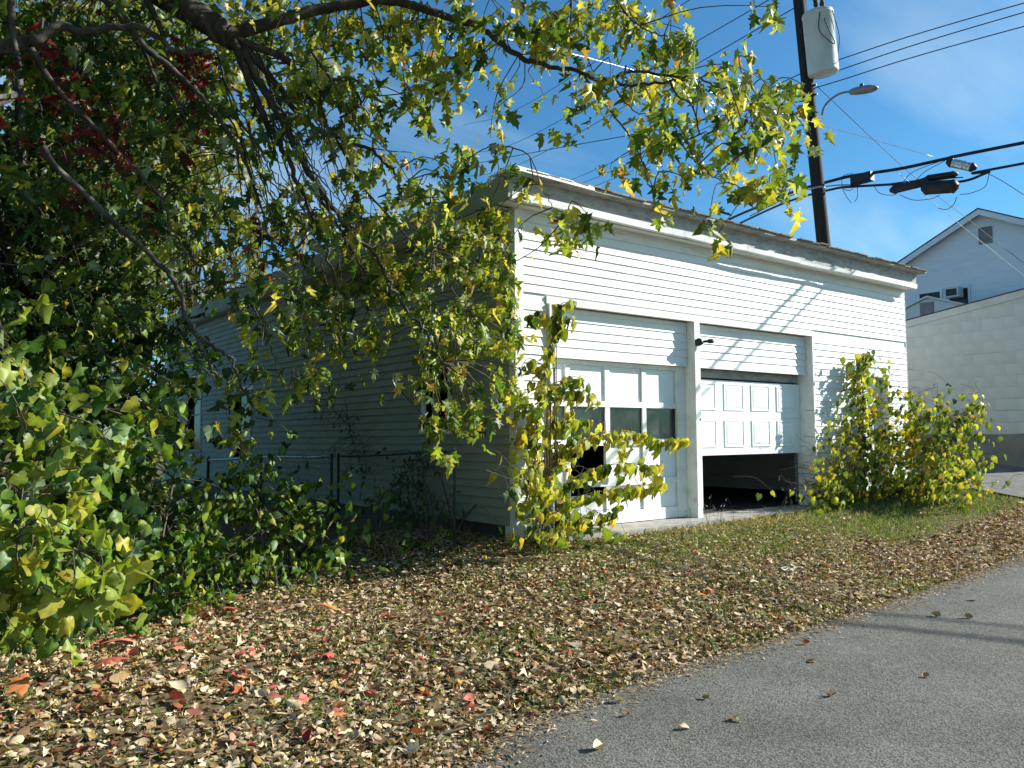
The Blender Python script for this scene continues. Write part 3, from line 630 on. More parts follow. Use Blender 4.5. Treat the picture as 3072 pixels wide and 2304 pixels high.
for z in np.arange(c + 0.05, d - 0.03, 0.075): MB().hexa([(HX - 0.075, a + 0.02, z), (HX - 0.041, a + 0.02, z + 0.03), (HX - 0.041, b - 0.02, z + 0.03), (HX - 0.075, b - 0.02, z), (HX - 0.075, a + 0.02, z + 0.012), (HX - 0.041, a + 0.02, z + 0.045), (HX - 0.041, b - 0.02, z + 0.045), (HX - 0.075, b - 0.02, z + 0.012)]).build('slat', LAMPG, vt)
wi = MB().box((HX - 0.05, 4.97, 5.0), (HX - 0.0142, 5.80, 5.80)).build('window', HOUSEP, hs)
MB().box((HX - 0.056, 5.05, 5.05), (HX - 0.051, 5.72, 5.72)).build('pane', WGLASS, wi)
wi = MB().box((HX - 0.05, 4.10, 5.0), (HX - 0.0142, 4.82, 5.80)).build('window', HOUSEP, hs)
MB().box((HX - 0.056, 4.17, 5.05), (HX - 0.051, 4.75, 5.72)).build('pane', WGLASS, wi)
ac = thing('air_conditioner', (HX, 4.5, 5.4), 'boxy window air conditioner sticking out of the gabled house', 'air conditioner')
MB().box((HX - 0.42, 4.30, 5.42), (HX - 0.057, 4.74, 5.74)).build('case', TANK, ac)
MB().box((HX - 0.43, 4.36, 5.47), (HX - 0.421, 4.69, 5.69)).build('grille', BLACKM, ac)
LX = 19.5
lh = thing('low_gable_house', (LX, 4.6, 0.2), 'low pale gabled outbuilding in front of the tall gabled house', 'outbuilding')
pk = left(2785, 886, LX); ly, lz = pk[1], pk[2] - 0.08
w_ = MB(); prof = [(ly - 2.6, 0), (ly + 2.2, 0), (ly + 2.2, lz - 2.2 * 0.36), (ly, lz), (ly - 2.6, lz - 2.6 * 0.36)]
A = [(LX, y, z) for y, z in prof]; B = [(LX + 2.2, y, z) for y, z in prof]; w_.quad(A[::-1]); w_.quad(B)
for i in range(5): w_.quad([A[i], A[(i + 1) % 5], B[(i + 1) % 5], B[i]])
w_.build('wall', HOUSEP, lh)
for s_, ww in ((-1, 2.75), (1, 2.35)):
    P = lambda x, d, t: (x, ly + s_ * d, lz - d * 0.36 + t)
    r2 = [P(LX - 0.12, 0, 0.01), P(LX + 2.2, 0, 0.01), P(LX + 2.2, ww, 0.01), P(LX - 0.12, ww, 0.01), P(LX - 0.12, 0, 0.06), P(LX + 2.2, 0, 0.06), P(LX + 2.2, ww, 0.06), P(LX - 0.12, ww, 0.06)]
    MB().hexa(r2 if s_ > 0 else [r2[i] for i in (3, 2, 1, 0, 7, 6, 5, 4)]).build('roof', HOUSEP, lh)
a, b, c, d = rect_on(2760, 910, 2803, 950, LX)
MB().box((LX - 0.03, a, c), (LX - 0.001, b, d)).build('louvre_panel', LAMPG, lh)

# ------------------------------------------------------------------ pole, transformer, street lamp
PD = 17.25
pa, pb = pt(2472, 745, PD), pt(2397, 0, PD)
dirp = nrm(pb - pa); base = pa - dirp * ((pa[2] - 0.1) / dirp[2]); top = pb + dirp * 1.9
po = thing('utility_pole', base, 'dark leaning wooden utility pole behind the garage roof', 'utility pole')
ts = np.linspace(0, 1, 30)
MB().tube([base + (top - base) * t for t in ts], 0.16 - 0.045 * ts, 16).build('shaft', POLE, po, True)
def onpole(v): 
    t = (745 - v) / 745.0; return pa + (pb - pa) * t
ca = top - dirp * 0.25; side = nrm(np.cross(dirp, nrm([0.1, 1, 0])))
MB().tube([ca - side * 1.1, ca + side * 1.1], 0.06, 6).build('crossarm', POLE, po)
for s_ in (-1.0, -0.45, 1.0): MB().lathe([(0, 0.03), (0.05, 0.06), (0.09, 0.045), (0.13, 0.06), (0.17, 0.03)], ca + side * s_ + (0, 0, 0.05), ca + side * s_ + (0, 0, 1), 10).build('insulator', TANK, po, True)
ring = onpole(565)
MB().lathe([(-0.02, 0.15), (0.02, 0.15)], ring, ring + dirp, 16).build('strap_band', GALV, po)
for vv in (235, 262, 290):
    p_ = onpole(vv); MB().tube([p_, p_ + np.array([0.02, -0.19, 0.0])], [0.03, 0.02], 8).build('spool_bracket', BLACKM, po)
# ground wire on the pole
MB().tube([onpole(v) + nrm(CAM - pa) * 0.02 + np.array([0.11, -0.08, 0]) for v in np.linspace(0, 740, 10)], 0.008, 5).build('ground_wire', WIRE, po)
tcen = pt(2452, 36, PD - 0.35); tb = tcen - dirp * (187 * PD / F) * 0.985
tr = thing('transformer', tb, 'pale grey cylindrical transformer hung on the utility pole', 'transformer')
H_ = np.linalg.norm(tcen - tb); r_ = 0.305
MB().lathe([(0, r_ * 0.9), (0.02, r_ * 0.98), (0.05, r_), (H_ - 0.1, r_), (H_ - 0.09, r_ * 1.035), (H_ - 0.06, r_ * 1.035), (H_ - 0.05, r_)], tb, tcen, 36).build('tank', TANK, tr, True)
MB().lathe([(0, r_ * 1.02), (0.03, r_ * 0.98), (0.08, r_ * 0.6), (0.10, 0.02)], tcen - dirp * 0.048, tcen + dirp, 36).build('lid', TANK, tr, True)
for dx in (-0.12, 0.13):
    b0 = tcen + np.array([dx, -0.05, 0.04]); MB().lathe([(0, 0.03), (0.06, 0.055), (0.1, 0.04), (0.15, 0.055), (0.2, 0.04), (0.26, 0.02)], b0, b0 + dirp, 12).build('bushing', RUST, tr, True)
for h_ in (0.3, 0.95):
    b0 = tb + dirp * h_; c0 = base + dirp * np.dot(b0 - base, dirp); MB().tube([b0, c0], 0.05, 6).build('hanger', LAMPG, tr)
fr = nrm(CAM - tb); sx = nrm(np.cross(dirp, fr))
b0 = tcen - dirp * 0.03
MB().tube(bez([b0 + fr * 0.33 - sx * -0.05, b0 + fr * 0.36 + dirp * -0.35 + sx * 0.0, b0 + fr * 0.36 - dirp * 0.62 + sx * 0.16, b0 + fr * 0.33 - dirp * 0.7 + sx * 0.27, b0 + fr * 0.30 - dirp * 0.45 + sx * 0.2, b0 + fr * 0.3 - dirp * 0.15 + sx * 0.12], 6), 0.010, 6).build('lead_wire', WIRE, tr, True)
MB().tube(bez([b0 + fr * 0.2 + sx * 0.28, b0 + sx * 0.37 - dirp * 0.6, pt(2507, 190, PD - 0.4), pt(2513, 215, PD - 0.4)], 6), 0.009, 5).build('lead_wire', WIRE, tr, True)
sp = thing('street_lamp', onpole(345), 'cobra head street lamp on a curved arm from the utility pole', 'street lamp')
ap = [pt(2466, 345, PD - 0.1), pt(2472, 322, PD - 0.2), pt(2490, 300, PD - 0.35), pt(2520, 281, PD - 0.55), pt(2556, 273, PD - 0.75)]
MB().tube(bez(ap, 6), 0.022, 8).build('arm', LAMPG, sp, True)
h0, h1 = pt(2548, 277, PD - 0.7), pt(2634, 262, PD - 1.1); ax_ = nrm(h1 - h0); Lh = np.linalg.norm(h1 - h0)
hm = MB(); prof = [(0, 0.03, 0.03), (0.06, 0.07, 0.06), (0.25, 0.10, 0.075), (0.5, 0.13, 0.08), (0.75, 0.13, 0.07), (0.93, 0.09, 0.045), (1.0, 0.03, 0.02)]
s2 = nrm(np.cross(ax_, [0, 0, 1])); u2 = np.cross(s2, ax_); n_ = 14
for t, rw, rh in prof:
    for j in range(n_):
        a = 2 * math.pi * j / n_; hm.v.append(tuple(h0 + ax_ * Lh * t + s2 * rw * math.cos(a) + u2 * rh * math.sin(a)))
for i in range(len(prof) - 1):
    for j in range(n_): hm.f.append((i * n_ + j, i * n_ + (j + 1) % n_, (i + 1) * n_ + (j + 1) % n_, (i + 1) * n_ + j))
hm.f.append(tuple(range(n_))[::-1]); hm.f.append(tuple((len(prof) - 1) * n_ + j for j in range(n_)))
hd = hm.build('lamp_head', LAMPG, sp, True)
pc = h0 + ax_ * Lh * 0.42 + u2 * 0.06
MB().lathe([(0, 0.04), (0.06, 0.04), (0.075, 0.02)], pc, pc + u2, 12).build('photocell', BLACKM, sp, True)

# ------------------------------------------------------------------ wires
def wire(name, P, r, mat_, label, group=None, cat='wire', n=14, sides=5):
    Q = bez(P, n) if len(P) > 2 else np.array([np.asarray(P[0]) + (np.asarray(P[1]) - P[0]) * t + np.array([0, 0, -1.0]) * 4 * 0.012 * np.linalg.norm(np.asarray(P[1]) - P[0]) * t * (1 - t) for t in np.linspace(0, 1, 40)])
    o = MB().tube(Q, r, sides).build(name, mat_, None, True, loc=Q[0]); return tag(o, label, cat, group)
def cab(u, v, c=10.5):                              # the vertical plane the cables hang in
    r = ray(u, v); s = (c - CAM[0] - 0.3 * CAM[1]) / (r[0] + 0.3 * r[1]); return CAM + r * s
GP = 'wires strung from the utility pole'
def right_end(u, v, x=9.9, y_end=-16):
    a = left(u, v, x); b = onpole(v); return a
RW = 0.011
for (vr, vp, vl, nm) in ((9, 212, (1690, 548), 'uppermost'), (37, 243, (1730, 555), 'middle'), (79, 272, (1770, 562), 'lowest')):
    a = cab(3072, vr, 10.5); p_ = onpole(vp) + np.array([0, -0.2, 0]); d_ = a - p_; e_ = a + d_ * 3.2 + np.array([0, 0, -0.5])
    l_ = pt(vl[0], vl[1], 40)
    wire('power_line', [e_, a, p_], RW, WIRE, f'{nm} of the three thin wires running right from the pole top', GP)
    wire('power_line', [p_, l_ + (l_ - p_) * 0.0 , l_ + (l_ - p_) * 0.6 + np.array([0, 0, 1.0])], RW, WIRE, f'{nm} of the three thin wires slanting down to the garage roof left of the pole', GP)
for k, ((u0, v0), (u1, v1), nm) in enumerate((((2390, 20), (1560, 492), 'lowest'), ((2390, -48), (1560, 423), 'middle'), ((2390, -209), (1560, 323), 'highest'))):
    p_ = pt(u0, v0, PD); l_ = pt(u1, v1, 38); wire('power_line', [p_, l_, l_ + (l_ - p_) * 0.6 + np.array([0, 0, 1.2])], RW * 1.05, WIRE, f'{nm} of the three high wires slanting through the maple branches', GP)
def cable(pr, pl, r, label, xr=10.5):
    P = [cab(u, v, xr) for u, v in pr]; e_ = P[0] + np.array([0.287, -0.958, 0.015]) * 19; P = [P[0] + (e_ - P[0]) * 0.5] + P
    Q = [pt(u, v, d) for u, v, d in pl]
    return wire('telephone_cable', [e_] + P + Q, r, WIRE, label, 'thick cables on the pole', 'cable', n=8, sides=8)
cable([(3072, 428), (2830, 478), (2700, 506), (2560, 527), (2500, 541)], [(2390, 572, 19), (2300, 610, 21), (2180, 662, 24), (2050, 735, 28)], 0.034, 'upper of the two thick black cables crossing behind the pole')
cable([(3072, 490), (2970, 515), (2880, 545), (2700, 552), (2560, 560), (2505, 566)], [(2390, 596, 19), (2300, 632, 21), (2180, 690, 24), (2050, 760, 28)], 0.026, 'lower of the two thick black cables crossing behind the pole', 10.45)
wire('lashing_wire', [cab(u, v, 10.47) for u, v in ((2890, 532), (2760, 540), (2620, 556), (2505, 556))] + [pt(2390, 580, 18.6), pt(2250, 648, 21)], 0.012, WIRE, 'thin black wire sagging between the two thick cables', GP)
wire('service_strand', [pt(1500, 112, 9.0), pt(1800, 183, 10.6), pt(2080, 262, 12.4), pt(2420, 362, 14.8), pt(2800, 470, 15.2)], 0.0055, STRAND, 'silvery beaded strand crossing in front of the pole to the cylinder', GP)
he = left(3010, 742, 21.9)
wire('house_drop_wire', [onpole(262) + np.array([0.1, -0.15, 0]), left(2620, 418, 10.6), left(2760, 545, 13), left(2900, 655, 17.5), left(3072, 790, 21.5)], 0.007, WIRE, 'thin wire dropping from the pole towards the gabled house', GP)
wire('house_drop_wire', [left(2690, 515, 9.8), left(2780, 590, 11), left(2900, 690, 14), left(3072, 828, 18)], 0.006, STRAND, 'pale thin wire dropping across the gabled house wall', GP)
wire('house_drop_wire', [left(2960, 518, 9.8), left(3010, 545, 9.4), left(3072, 585, 9.0)], 0.006, WIRE, 'short thin wire leaving the cables at the right edge of the picture', GP)
wire('service_drop', [onpole(300), pt(2250, 330, 18), pt(1960, 392, 21), pt(1820, 418, 23), pt(1640, 450, 26), pt(1420, 492, 30)], 0.012, WIRE, 'twisted dark service cable left of the pole behind the branches', GP)
def zig(a, b, k, amp, r, label):
    pass
# tangle of leads near the boxes
for k, P in enumerate(([(2620, 553), (2640, 580), (2680, 585), (2700, 572)], [(2560, 520), (2530, 528), (2527, 560), (2545, 572), (2560, 566)], [(2830, 480), (2740, 515), (2710, 545)], [(2835, 482), (2775, 515), (2745, 545)], [(2700, 585), (2740, 600), (2790, 597), (2820, 585)], [(2968, 520), (2955, 560), (2910, 580), (2880, 583)], [(2870, 590), (2862, 612), (2840, 628), (2815, 625)], [(2527, 566), (2540, 590), (2555, 610)], [(2572, 562), (2572, 590), (2564, 606)])):
    wire('loose_lead', [cab(u, v, 10.42) for u, v in P], 0.007, WIRE, ['loose lead looping under the small black box', 'loose lead looping left of the small black box', 'loose lead curving up from the black canisters to the upper cable', 'second loose lead curving up beside the silver cylinder', 'loose lead hanging below the long black canister', 'loose lead looping right of the stacked black canisters', 'small hook of lead below the stacked black canisters', 'short frayed lead nearest the pole', 'short frayed lead under the small black box'][k], 'loose leads on the cables', n=6)
def canister(u0, v0, u1, v1, r, nm, label, x=10.40, mat_=BLACKM, capm=None):
    a, b = cab(u0, v0, x), cab(u1, v1, x); ln = np.linalg.norm(b - a)
    rt = thing(nm, (a + b) / 2, label, 'cable box')
    MB().lathe([(0, r * 0.7), (0.02, r * 0.95), (0.05, r), (ln - 0.05, r), (ln - 0.02, r * 0.95), (ln, r * 0.7)], a, b, 18).build('body', mat_, rt, True)
    for e, f_ in ((a, b), (b, a)): MB().lathe([(-0.05, r * 0.4), (0.03, r * 1.06), (0.055, r * 1.06), (0.06, r)], e, f_, 18).build('end_cap', capm or BLACKM, rt, True)
    return rt
a, b = cab(2552, 555), cab(2622, 516)
rt = thing('terminal_box', (a + b) / 2, 'square black terminal box hung on the upper cable beside the pole', 'cable box')
y0_, y1_ = sorted((a[1], b[1])); z0_, z1_ = sorted((a[2], b[2]))
xc_ = (a[0] + b[0]) / 2
MB().box((xc_ - 0.08, y0_, z0_), (xc_ + 0.08, y1_, z1_)).build('body', BLACKM, rt); MB().box((xc_ - 0.1, y0_ + 0.02, z0_ + 0.02), (xc_ - 0.081, y1_ - 0.02, z1_ - 0.02)).build('cover', BLACKM, rt)
canister(2677, 570, 2778, 545, 0.085, 'splice_canister', 'long black splice canister hanging below the cables, nearest the pole')
canister(2772, 565, 2868, 548 + 10, 0.13, 'splice_canister', 'widest black splice canister, lowest of the stacked pair', 10.3)
canister(2780, 536, 2866, 523, 0.07, 'splice_canister', 'slim black splice canister on top of the stacked pair', 10.5)
canister(2847, 487, 2922, 503, 0.085, 'amplifier_cylinder', 'silver cylinder slung between the two thick cables', 10.25, STRAND, BLACKM)

# ------------------------------------------------------------------ chain link fence beside the left wall
fx = -0.65
fe = thing('chain_link_fence', gp(fx, 3), 'low chain link fence with a bare top rail along the shaded wall', 'fence')
rail = [(fx, y, 0.835 - 0.027 * (y + 0.2) + 0.01 * math.sin(y * 2)) for y in np.linspace(0.32, 3.25, 8)]
rail2 = [(fx, y, 0.835 - 0.027 * (y + 0.2) + 0.012 * math.sin(y * 1.3)) for y in np.linspace(3.47, 9.0, 14)]
MB().tube(rail, 0.014, 10).build('top_rail', SHADEG, fe, True); MB().tube(rail2, 0.021, 10).build('top_rail', GALV, fe, True)
for y, r_ in ((0.31, 0.014), (3.25, 0.02), (3.47, 0.02), (6.2, 0.024), (9.0, 0.03)):
    zt = 0.86 - 0.027 * (y + 0.2); b0 = gp(fx, y, -0.2); ps = MB().tube([b0, (fx, y, zt)], r_, 10).build('post', SHADEG, fe, True)
    MB().lathe([(0, r_ * 1.15), (0.02, r_ * 1.2), (0.04, r_ * 0.8), (0.05, 0.005)], (fx, y, zt), (fx, y, zt + 1), 10).build('post_cap', GALV, ps, True)
for y in (4.4, 5.6, 7.1): # wire ties curling over the rail
    zt = 0.83 - 0.027 * (y + 0.2); a_ = np.linspace(0, 5.6, 14); MB().tube([(fx - 0.028, y + 0.07 * math.sin(t), zt + 0.07 - 0.07 * math.cos(t)) for t in a_], 0.005, 5).build('wire_tie', GALV, fe, True)
fm = MB(); sp_ = 0.055
for (ya, yb) in ((0.35, 3.2), (3.5, 8.9)):
    n_ = int((yb - ya) / sp_)
    for k in range(n_):
        y = ya + k * sp_; zt = 0.80 - 0.027 * (y + 0.2); zb = float(g(fx, y)) + 0.02; m_ = int((zt - zb) / (sp_ / 2))
        P = [(fx + (0.004 if (i + k) % 2 else -0.004), y + (sp_ if i % 2 else 0.0) * 1.02, zt - i * sp_ / 2) for i in range(m_)]
        fm.tube(P, 0.0028, 3, False)
tag(fm.build('link_mesh', GALV, fe), kind='stuff')

# ------------------------------------------------------------------ plants
def sample_grid(rows, r0, cell, per, dfun, jitter=1.0):
    """digit map of foliage density over the frame -> cluster centres in space"""
    P = []
    for i, row in enumerate(rows):
        for j, ch in enumerate(row):
            k = 0 if ch in ' .' else int(ch)
            n_ = rng.poisson(k * per)
            for _ in range(n_):
                u = (j + rng.uniform(-0.1, 1.1)) * cell; v = (r0 + i + rng.uniform(-0.1, 1.1)) * cell
                P.append(pt(u, v, dfun(u, v)))
    return np.array(P)
def clusters(cen, nmin, nmax, rad):
    n_ = rng.integers(nmin, nmax + 1, len(cen)); c = np.repeat(cen, n_, 0)
    return c + rng.normal(0, 1, c.shape) * rad * np.array([1, 1, 0.8]), c
def twigs(cen, skel, r=0.004, reach=1.1, frac=1.0, up=0.35):
    m_ = MB(); skel = np.asarray(skel)
    for c in cen:
        if rng.random() > frac: continue
        d_ = np.linalg.norm(skel - c, axis=1); d_ = d_ + np.where(skel[:, 2] < c[2] - 0.1, 0.5, 0); k = int(np.argmin(d_))
        a = skel[k] if d_[k] < reach else c + np.array([rng.normal(-0.15, 0.2), rng.normal(0.1, 0.2), rng.uniform(0.2, up + 0.2)])
        mid = (a + c) / 2 + rng.normal(0, 0.05, 3) + np.array([0, 0, 0.06])
        m_.tube(bez([a, mid, c, c + np.array([rng.normal(0, .04), rng.normal(0, .04), -0.08])], 3), np.linspace(r * 1.6, r * 0.6, 10), 4, False)
    return m_

# --- the maple that overhangs from the upper left
mroot = np.array([-8.6, -1.6, float(g(-8.6, -1.6))])
maple = thing('maple_tree', mroot, 'overhanging maple with drooping yellow-green branches at upper left', 'tree')
skel = []
def branch(P, r0, r1, sides=8, nm='branch', wob=0.012):
    W3 = np.array([pt(*p) if len(p) == 3 else p[0] for p in P]); Q = bez(W3, 7); Q = Q + rng.normal(0, wob, Q.shape) * np.linspace(0, 1, len(Q))[:, None]
    t = np.linspace(0, 1, len(Q)); MB().tube(Q, r0 + (r1 - r0) * t ** 0.8, sides).build(nm, BARK, maple, True); skel.extend(Q.tolist()); return Q
tk = bez([mroot - (0, 0, 0.3), mroot + (0.1, 0, 1.6), mroot + (0.3, 0.05, 3.2), mroot + (0.9, 0.2, 4.6), pt(300, -260, 7.0)], 8)
MB().tube(tk, np.linspace(0.36, 0.15, len(tk)), 16).build('trunk', BARK, maple, True)
branch([(300, -260, 7.0), (440, -60, 7.0), (560, 25, 7.05), (650, 80, 7.1), (705, 118, 7.1)], 0.14, 0.10, 12)
branch([(690, 105, 7.1), (780, 78, 7.2), (870, 52, 7.3), (960, 28, 7.4), (1080, 8, 7.5), (1180, 2, 7.5), (1270, 28, 7.5), (1370, 62, 7.5), (1440, 82, 7.5), (1540, 158, 7.5), (1620, 192, 7.5), (1730, 215, 7.5), (1840, 250, 7.4), (1930, 255, 7.4), (2056, 240, 7.3)], 0.062, 0.010, 10)
branch([(1838, 248, 7.4), (1862, 222, 7.4), (1910, 214, 7.4), (1990, 224, 7.3), (2090, 236, 7.2), (2160, 262, 7.2), (2240, 292, 7.1), (2330, 335, 7.1)], 0.018, 0.006)
branch([(1752, 222, 7.4), (1775, 262, 7.4), (1830, 330, 7.4), (1880, 395, 7.3), (1925, 475, 7.3), (1955, 560, 7.2), (1985, 620, 7.2)], 0.012, 0.004, 6)
branch([(2010, 245, 7.3), (2035, 290, 7.3), (2075, 315, 7.2), (2095, 400, 7.2), (2050, 430, 7.2), (2098, 495, 7.1), (2160, 540, 7.1), (2250, 568, 7.1), (2330, 590, 7.0)], 0.010, 0.004, 6)
branch([(1850, 0, 7.2), (1895, 60, 7.2), (1950, 95, 7.2), (2015, 118, 7.2)], 0.010, 0.005, 6)
branch([(1715, 0, 7.3), (1712, 70, 7.3), (1708, 105, 7.3), (1750, 165, 7.3), (1780, 215, 7.3)], 0.010, 0.004, 6)
branch([(1840, 258, 7.4), (1890, 320, 7.4), (1960, 360, 7.4)], 0.009, 0.004, 6)
for P in ([(700, 110, 7.1), (760, 170, 7.2), (830, 255, 7.3), (910, 360, 7.4), (990, 405, 7.5), (1130, 462, 7.6), (1190, 520, 7.7), (1225, 600, 7.8)],
          [(702, 118, 7.1), (745, 190, 7.2), (800, 290, 7.3), (870, 400, 7.5), (930, 520, 7.6), (990, 640, 7.8), (1060, 760, 8.0), (1150, 850, 8.2)],
          [(700, 118, 7.1), (730, 200, 7.1), (780, 320, 7.3), (850, 450, 7.4), (900, 560, 7.5), (950, 680, 7.6), (990, 780, 7.7), (1010, 880, 7.8)],
          [(702, 115, 7.1), (790, 150, 7.2), (860, 180, 7.3), (910, 250, 7.4), (960, 330, 7.5), (1000, 385, 7.5), (1060, 330, 7.5), (1100, 290, 7.5)],
          [(720, 145, 7.1), (780, 245, 7.2), (850, 370, 7.2), (890, 450, 7.3), (960, 570, 7.3), (1045, 690, 7.5), (1130, 770, 7.6), (1190, 880, 7.7), (1260, 985, 7.8), (1320, 1080, 7.9)]):
    branch(P, 0.042, 0.009, 8, wob=0.02)
branch([(299, -20, 6.6), (386, 72, 6.6), (434, 140, 6.6), (521, 212, 6.7), (593, 280, 6.7), (675, 386, 6.8), (740, 500, 6.9), (790, 640, 7.0), (830, 760, 7.1)], 0.036, 0.008)
branch([(434, 150, 6.6), (470, 240, 6.6), (520, 300, 6.7), (560, 370, 6.7)], 0.016, 0.006)
branch([(80, 120, 6.2), (130, 210, 6.2), (200, 300, 6.3), (290, 390, 6.4), (380, 480, 6.5), (480, 590, 6.6), (520, 700, 6.7), (620, 830, 6.9)], 0.030, 0.007)
branch([(130, 440, 6.0), (159, 492, 6.0), (241, 569, 6.1), (357, 680, 6.2), (477, 790, 6.3), (527, 850, 6.35), (547, 902, 6.4), (554, 940, 6.4), (581, 990, 6.4), (615, 1020, 6.4), (653, 1049, 6.4), (685, 1067, 6.4), (703, 1103, 6.4), (725, 1165, 6.4)], 0.026, 0.010)
branch([(556, 945, 6.4), (590, 1010, 6.45), (625, 1085, 6.5), (655, 1140, 6.5)], 0.014, 0.011)
branch([(540, 1005, 6.3), (585, 1085, 6.3), (610, 1110, 6.3), (655, 1128, 6.3)], 0.007, 0.004, 5)
branch([(760, 920, 7.0), (795, 995, 7.0), (820, 1060, 7.0), (835, 1120, 7.0), (866, 1165, 7.0)], 0.008, 0.004, 5)
branch([(-60, 165, 6.0), (60, 130, 6.0), (120, 115, 6.0), (190, 78, 6.1), (260, 95, 6.1), (420, 80, 6.2), (530, 150, 6.3), (610, 148, 6.4)], 0.055, 0.014)
branch([(40, -40, 5.6), (35, 50, 5.6), (45, 140, 5.6), (62, 190, 5.6)], 0.03, 0.014)
branch([(440, 0, 6.9), (470, 60, 6.9), (500, 150, 6.9), (505, 240, 7.0), (560, 360, 7.0)], 0.030, 0.012)
branch([(1290, 680, 8.1), (1300, 780, 8.2), (1280, 880, 8.2), (1300, 980, 8.3)], 0.010, 0.005, 5)
branch([(1530, 440, 7.6), (1590, 470, 7.6), (1625, 560, 7.5), (1660, 620, 7.5), (1695, 680, 7.4)], 0.007, 0.003, 5)
branch([(1000, 400, 7.5), (1090, 560, 7.6), (1170, 650, 7.7), (1240, 730, 7.8), (1330, 830, 7.9), (1400, 930, 8.0)], 0.012, 0.005, 6)
for k in range(34):                                  # bare drooping twigs
    a_ = (rng.uniform(640, 1000), rng.uniform(140, 480)); dd_ = rng.uniform(6.9, 7.7); P = [(a_[0], a_[1], dd_)]; w_ = rng.uniform(0.25, 0.9)
    for j in range(4): P.append((P[-1][0] + rng.uniform(30, 110) * w_, P[-1][1] + rng.uniform(60, 140), P[-1][2] + rng.normal(0, 0.08)))
    branch(P, rng.uniform(0.006, 0.012), 0.003, 5, wob=0.02)
GM = ["44443336776654720..0",
      "44443336765532131200",
      "44443336655421153430",
      "44443334321310132210",
      "33332345543101222110",
      "33322357787401000000",
      "33221147898500000000",
      "33211125789700000000",
      "21110001248710000000",
      "00000110005500000000",
      "..........21........"]
def dm(u, v):
    base_ = np.interp(u, [0, 800, 1300, 1800, 2400], [7.2, 7.7, 8.1, 7.4, 7.1]) + (0.5 if (v > 650 and 900 < u < 1560) else 0)
    return base_ + rng.normal(0, 0.55)
cen = sample_grid(GM, 0, 128, 1.22, dm)
extra = [(1730, 690), (1715, 660), (1760, 640), (1750, 700), (1690, 695), (1835, 490), (1600, 528), (1575, 535), (1985, 110), (1990, 170), (1980, 210), (2000, 140), (2340, 330), (2380, 310), (2300, 370), (2250, 380), (2330, 390), (2280, 340), (2220, 330), (2360, 370), (1960, 330), (1975, 380), (1950, 420), (2010, 400), (1990, 300), (1300, 1290), (1310, 1250), (1320, 1220), (930, 1130), (900, 1150), (690, 1160), (720, 1190), (800, 1110), (770, 1085), (2130, 640), (2160, 690), (2360, 610), (2290, 530), (2330, 500), (1640, 40), (1860, 30), (1790, 50), (1830, 80), (1765, 70), (1880, 60), (1905, 20), (2300, 20), (2315, 45)]
cen = np.vstack([cen, [pt(u, v, dm(u, v)) for u, v in extra]])
nc_ = 2600  # unseen upper crown, added above the frame to block sun and sky
hi_ = np.stack([rng.uniform(-8.5, 1.2, nc_), rng.uniform(-4.5, 3.2, nc_), rng.uniform(4.6, 8.6, nc_)], 1)
e_ = ((hi_[:, 0] + 3.6) / 4.9) ** 2 + ((hi_[:, 1] + 0.6) / 3.9) ** 2 + ((hi_[:, 2] - 6.0) / 2.7) ** 2
uu, vv, dd_ = project(hi_); hi_ = hi_[(e_ < 1) & ((vv < -60) | (uu < -60)) & (hi_[:, 2] > 4.4)]
tw = twigs(cen, skel, 0.0042, 1.3, 0.75)
tw.build('twigs', TWIG, maple, True)['kind'] = 'stuff'
lp, lc = clusters(np.vstack([cen, hi_]), 4, 11, 0.078); lp[len(lp) // 2:] += 0
n_ = len(lp); lp = lp - np.array([0, 0, 0.04])
outw = lp - lc; outw[:, 2] = 0; tip = hang(n_, 1.0, 0.55) + outw * 4
pal = [(0.085, 0.155, 0.024), (0.19, 0.26, 0.034), (0.31, 0.37, 0.05), (0.50, 0.45, 0.065), (0.30, 0.37, 0.20), (0.045, 0.095, 0.018), (0.36, 0.22, 0.05)]
u_, v_, d_ = project(lp); wr = smooth(700, 1700, u_)
ci = np.where(rng.random(n_) < 0.10 + 0.14 * smooth(500, 900, u_) + 0.34 * wr, pick(n_, [0, 2, 3, 3, 1, 0, 0.3]), np.where(u_ < 620, pick(n_, [5, 1.6, 0.4, 0.1, 0.4, 6, 0]), pick(n_, [5, 4, 1.5, 0.3, 0.7, 3, 0])))  # left leaves picked darker, right ones brighter, imitating shade and sunlight
leaves(maple, 'maple', MAPLES, lp, tip, rdir(n_) + np.array([0, 0, 0.5]) + SUN * 0.3, 0.075 + 0.11 * rng.beta(1.6, 1.8, n_), ci, pal, LEAF)

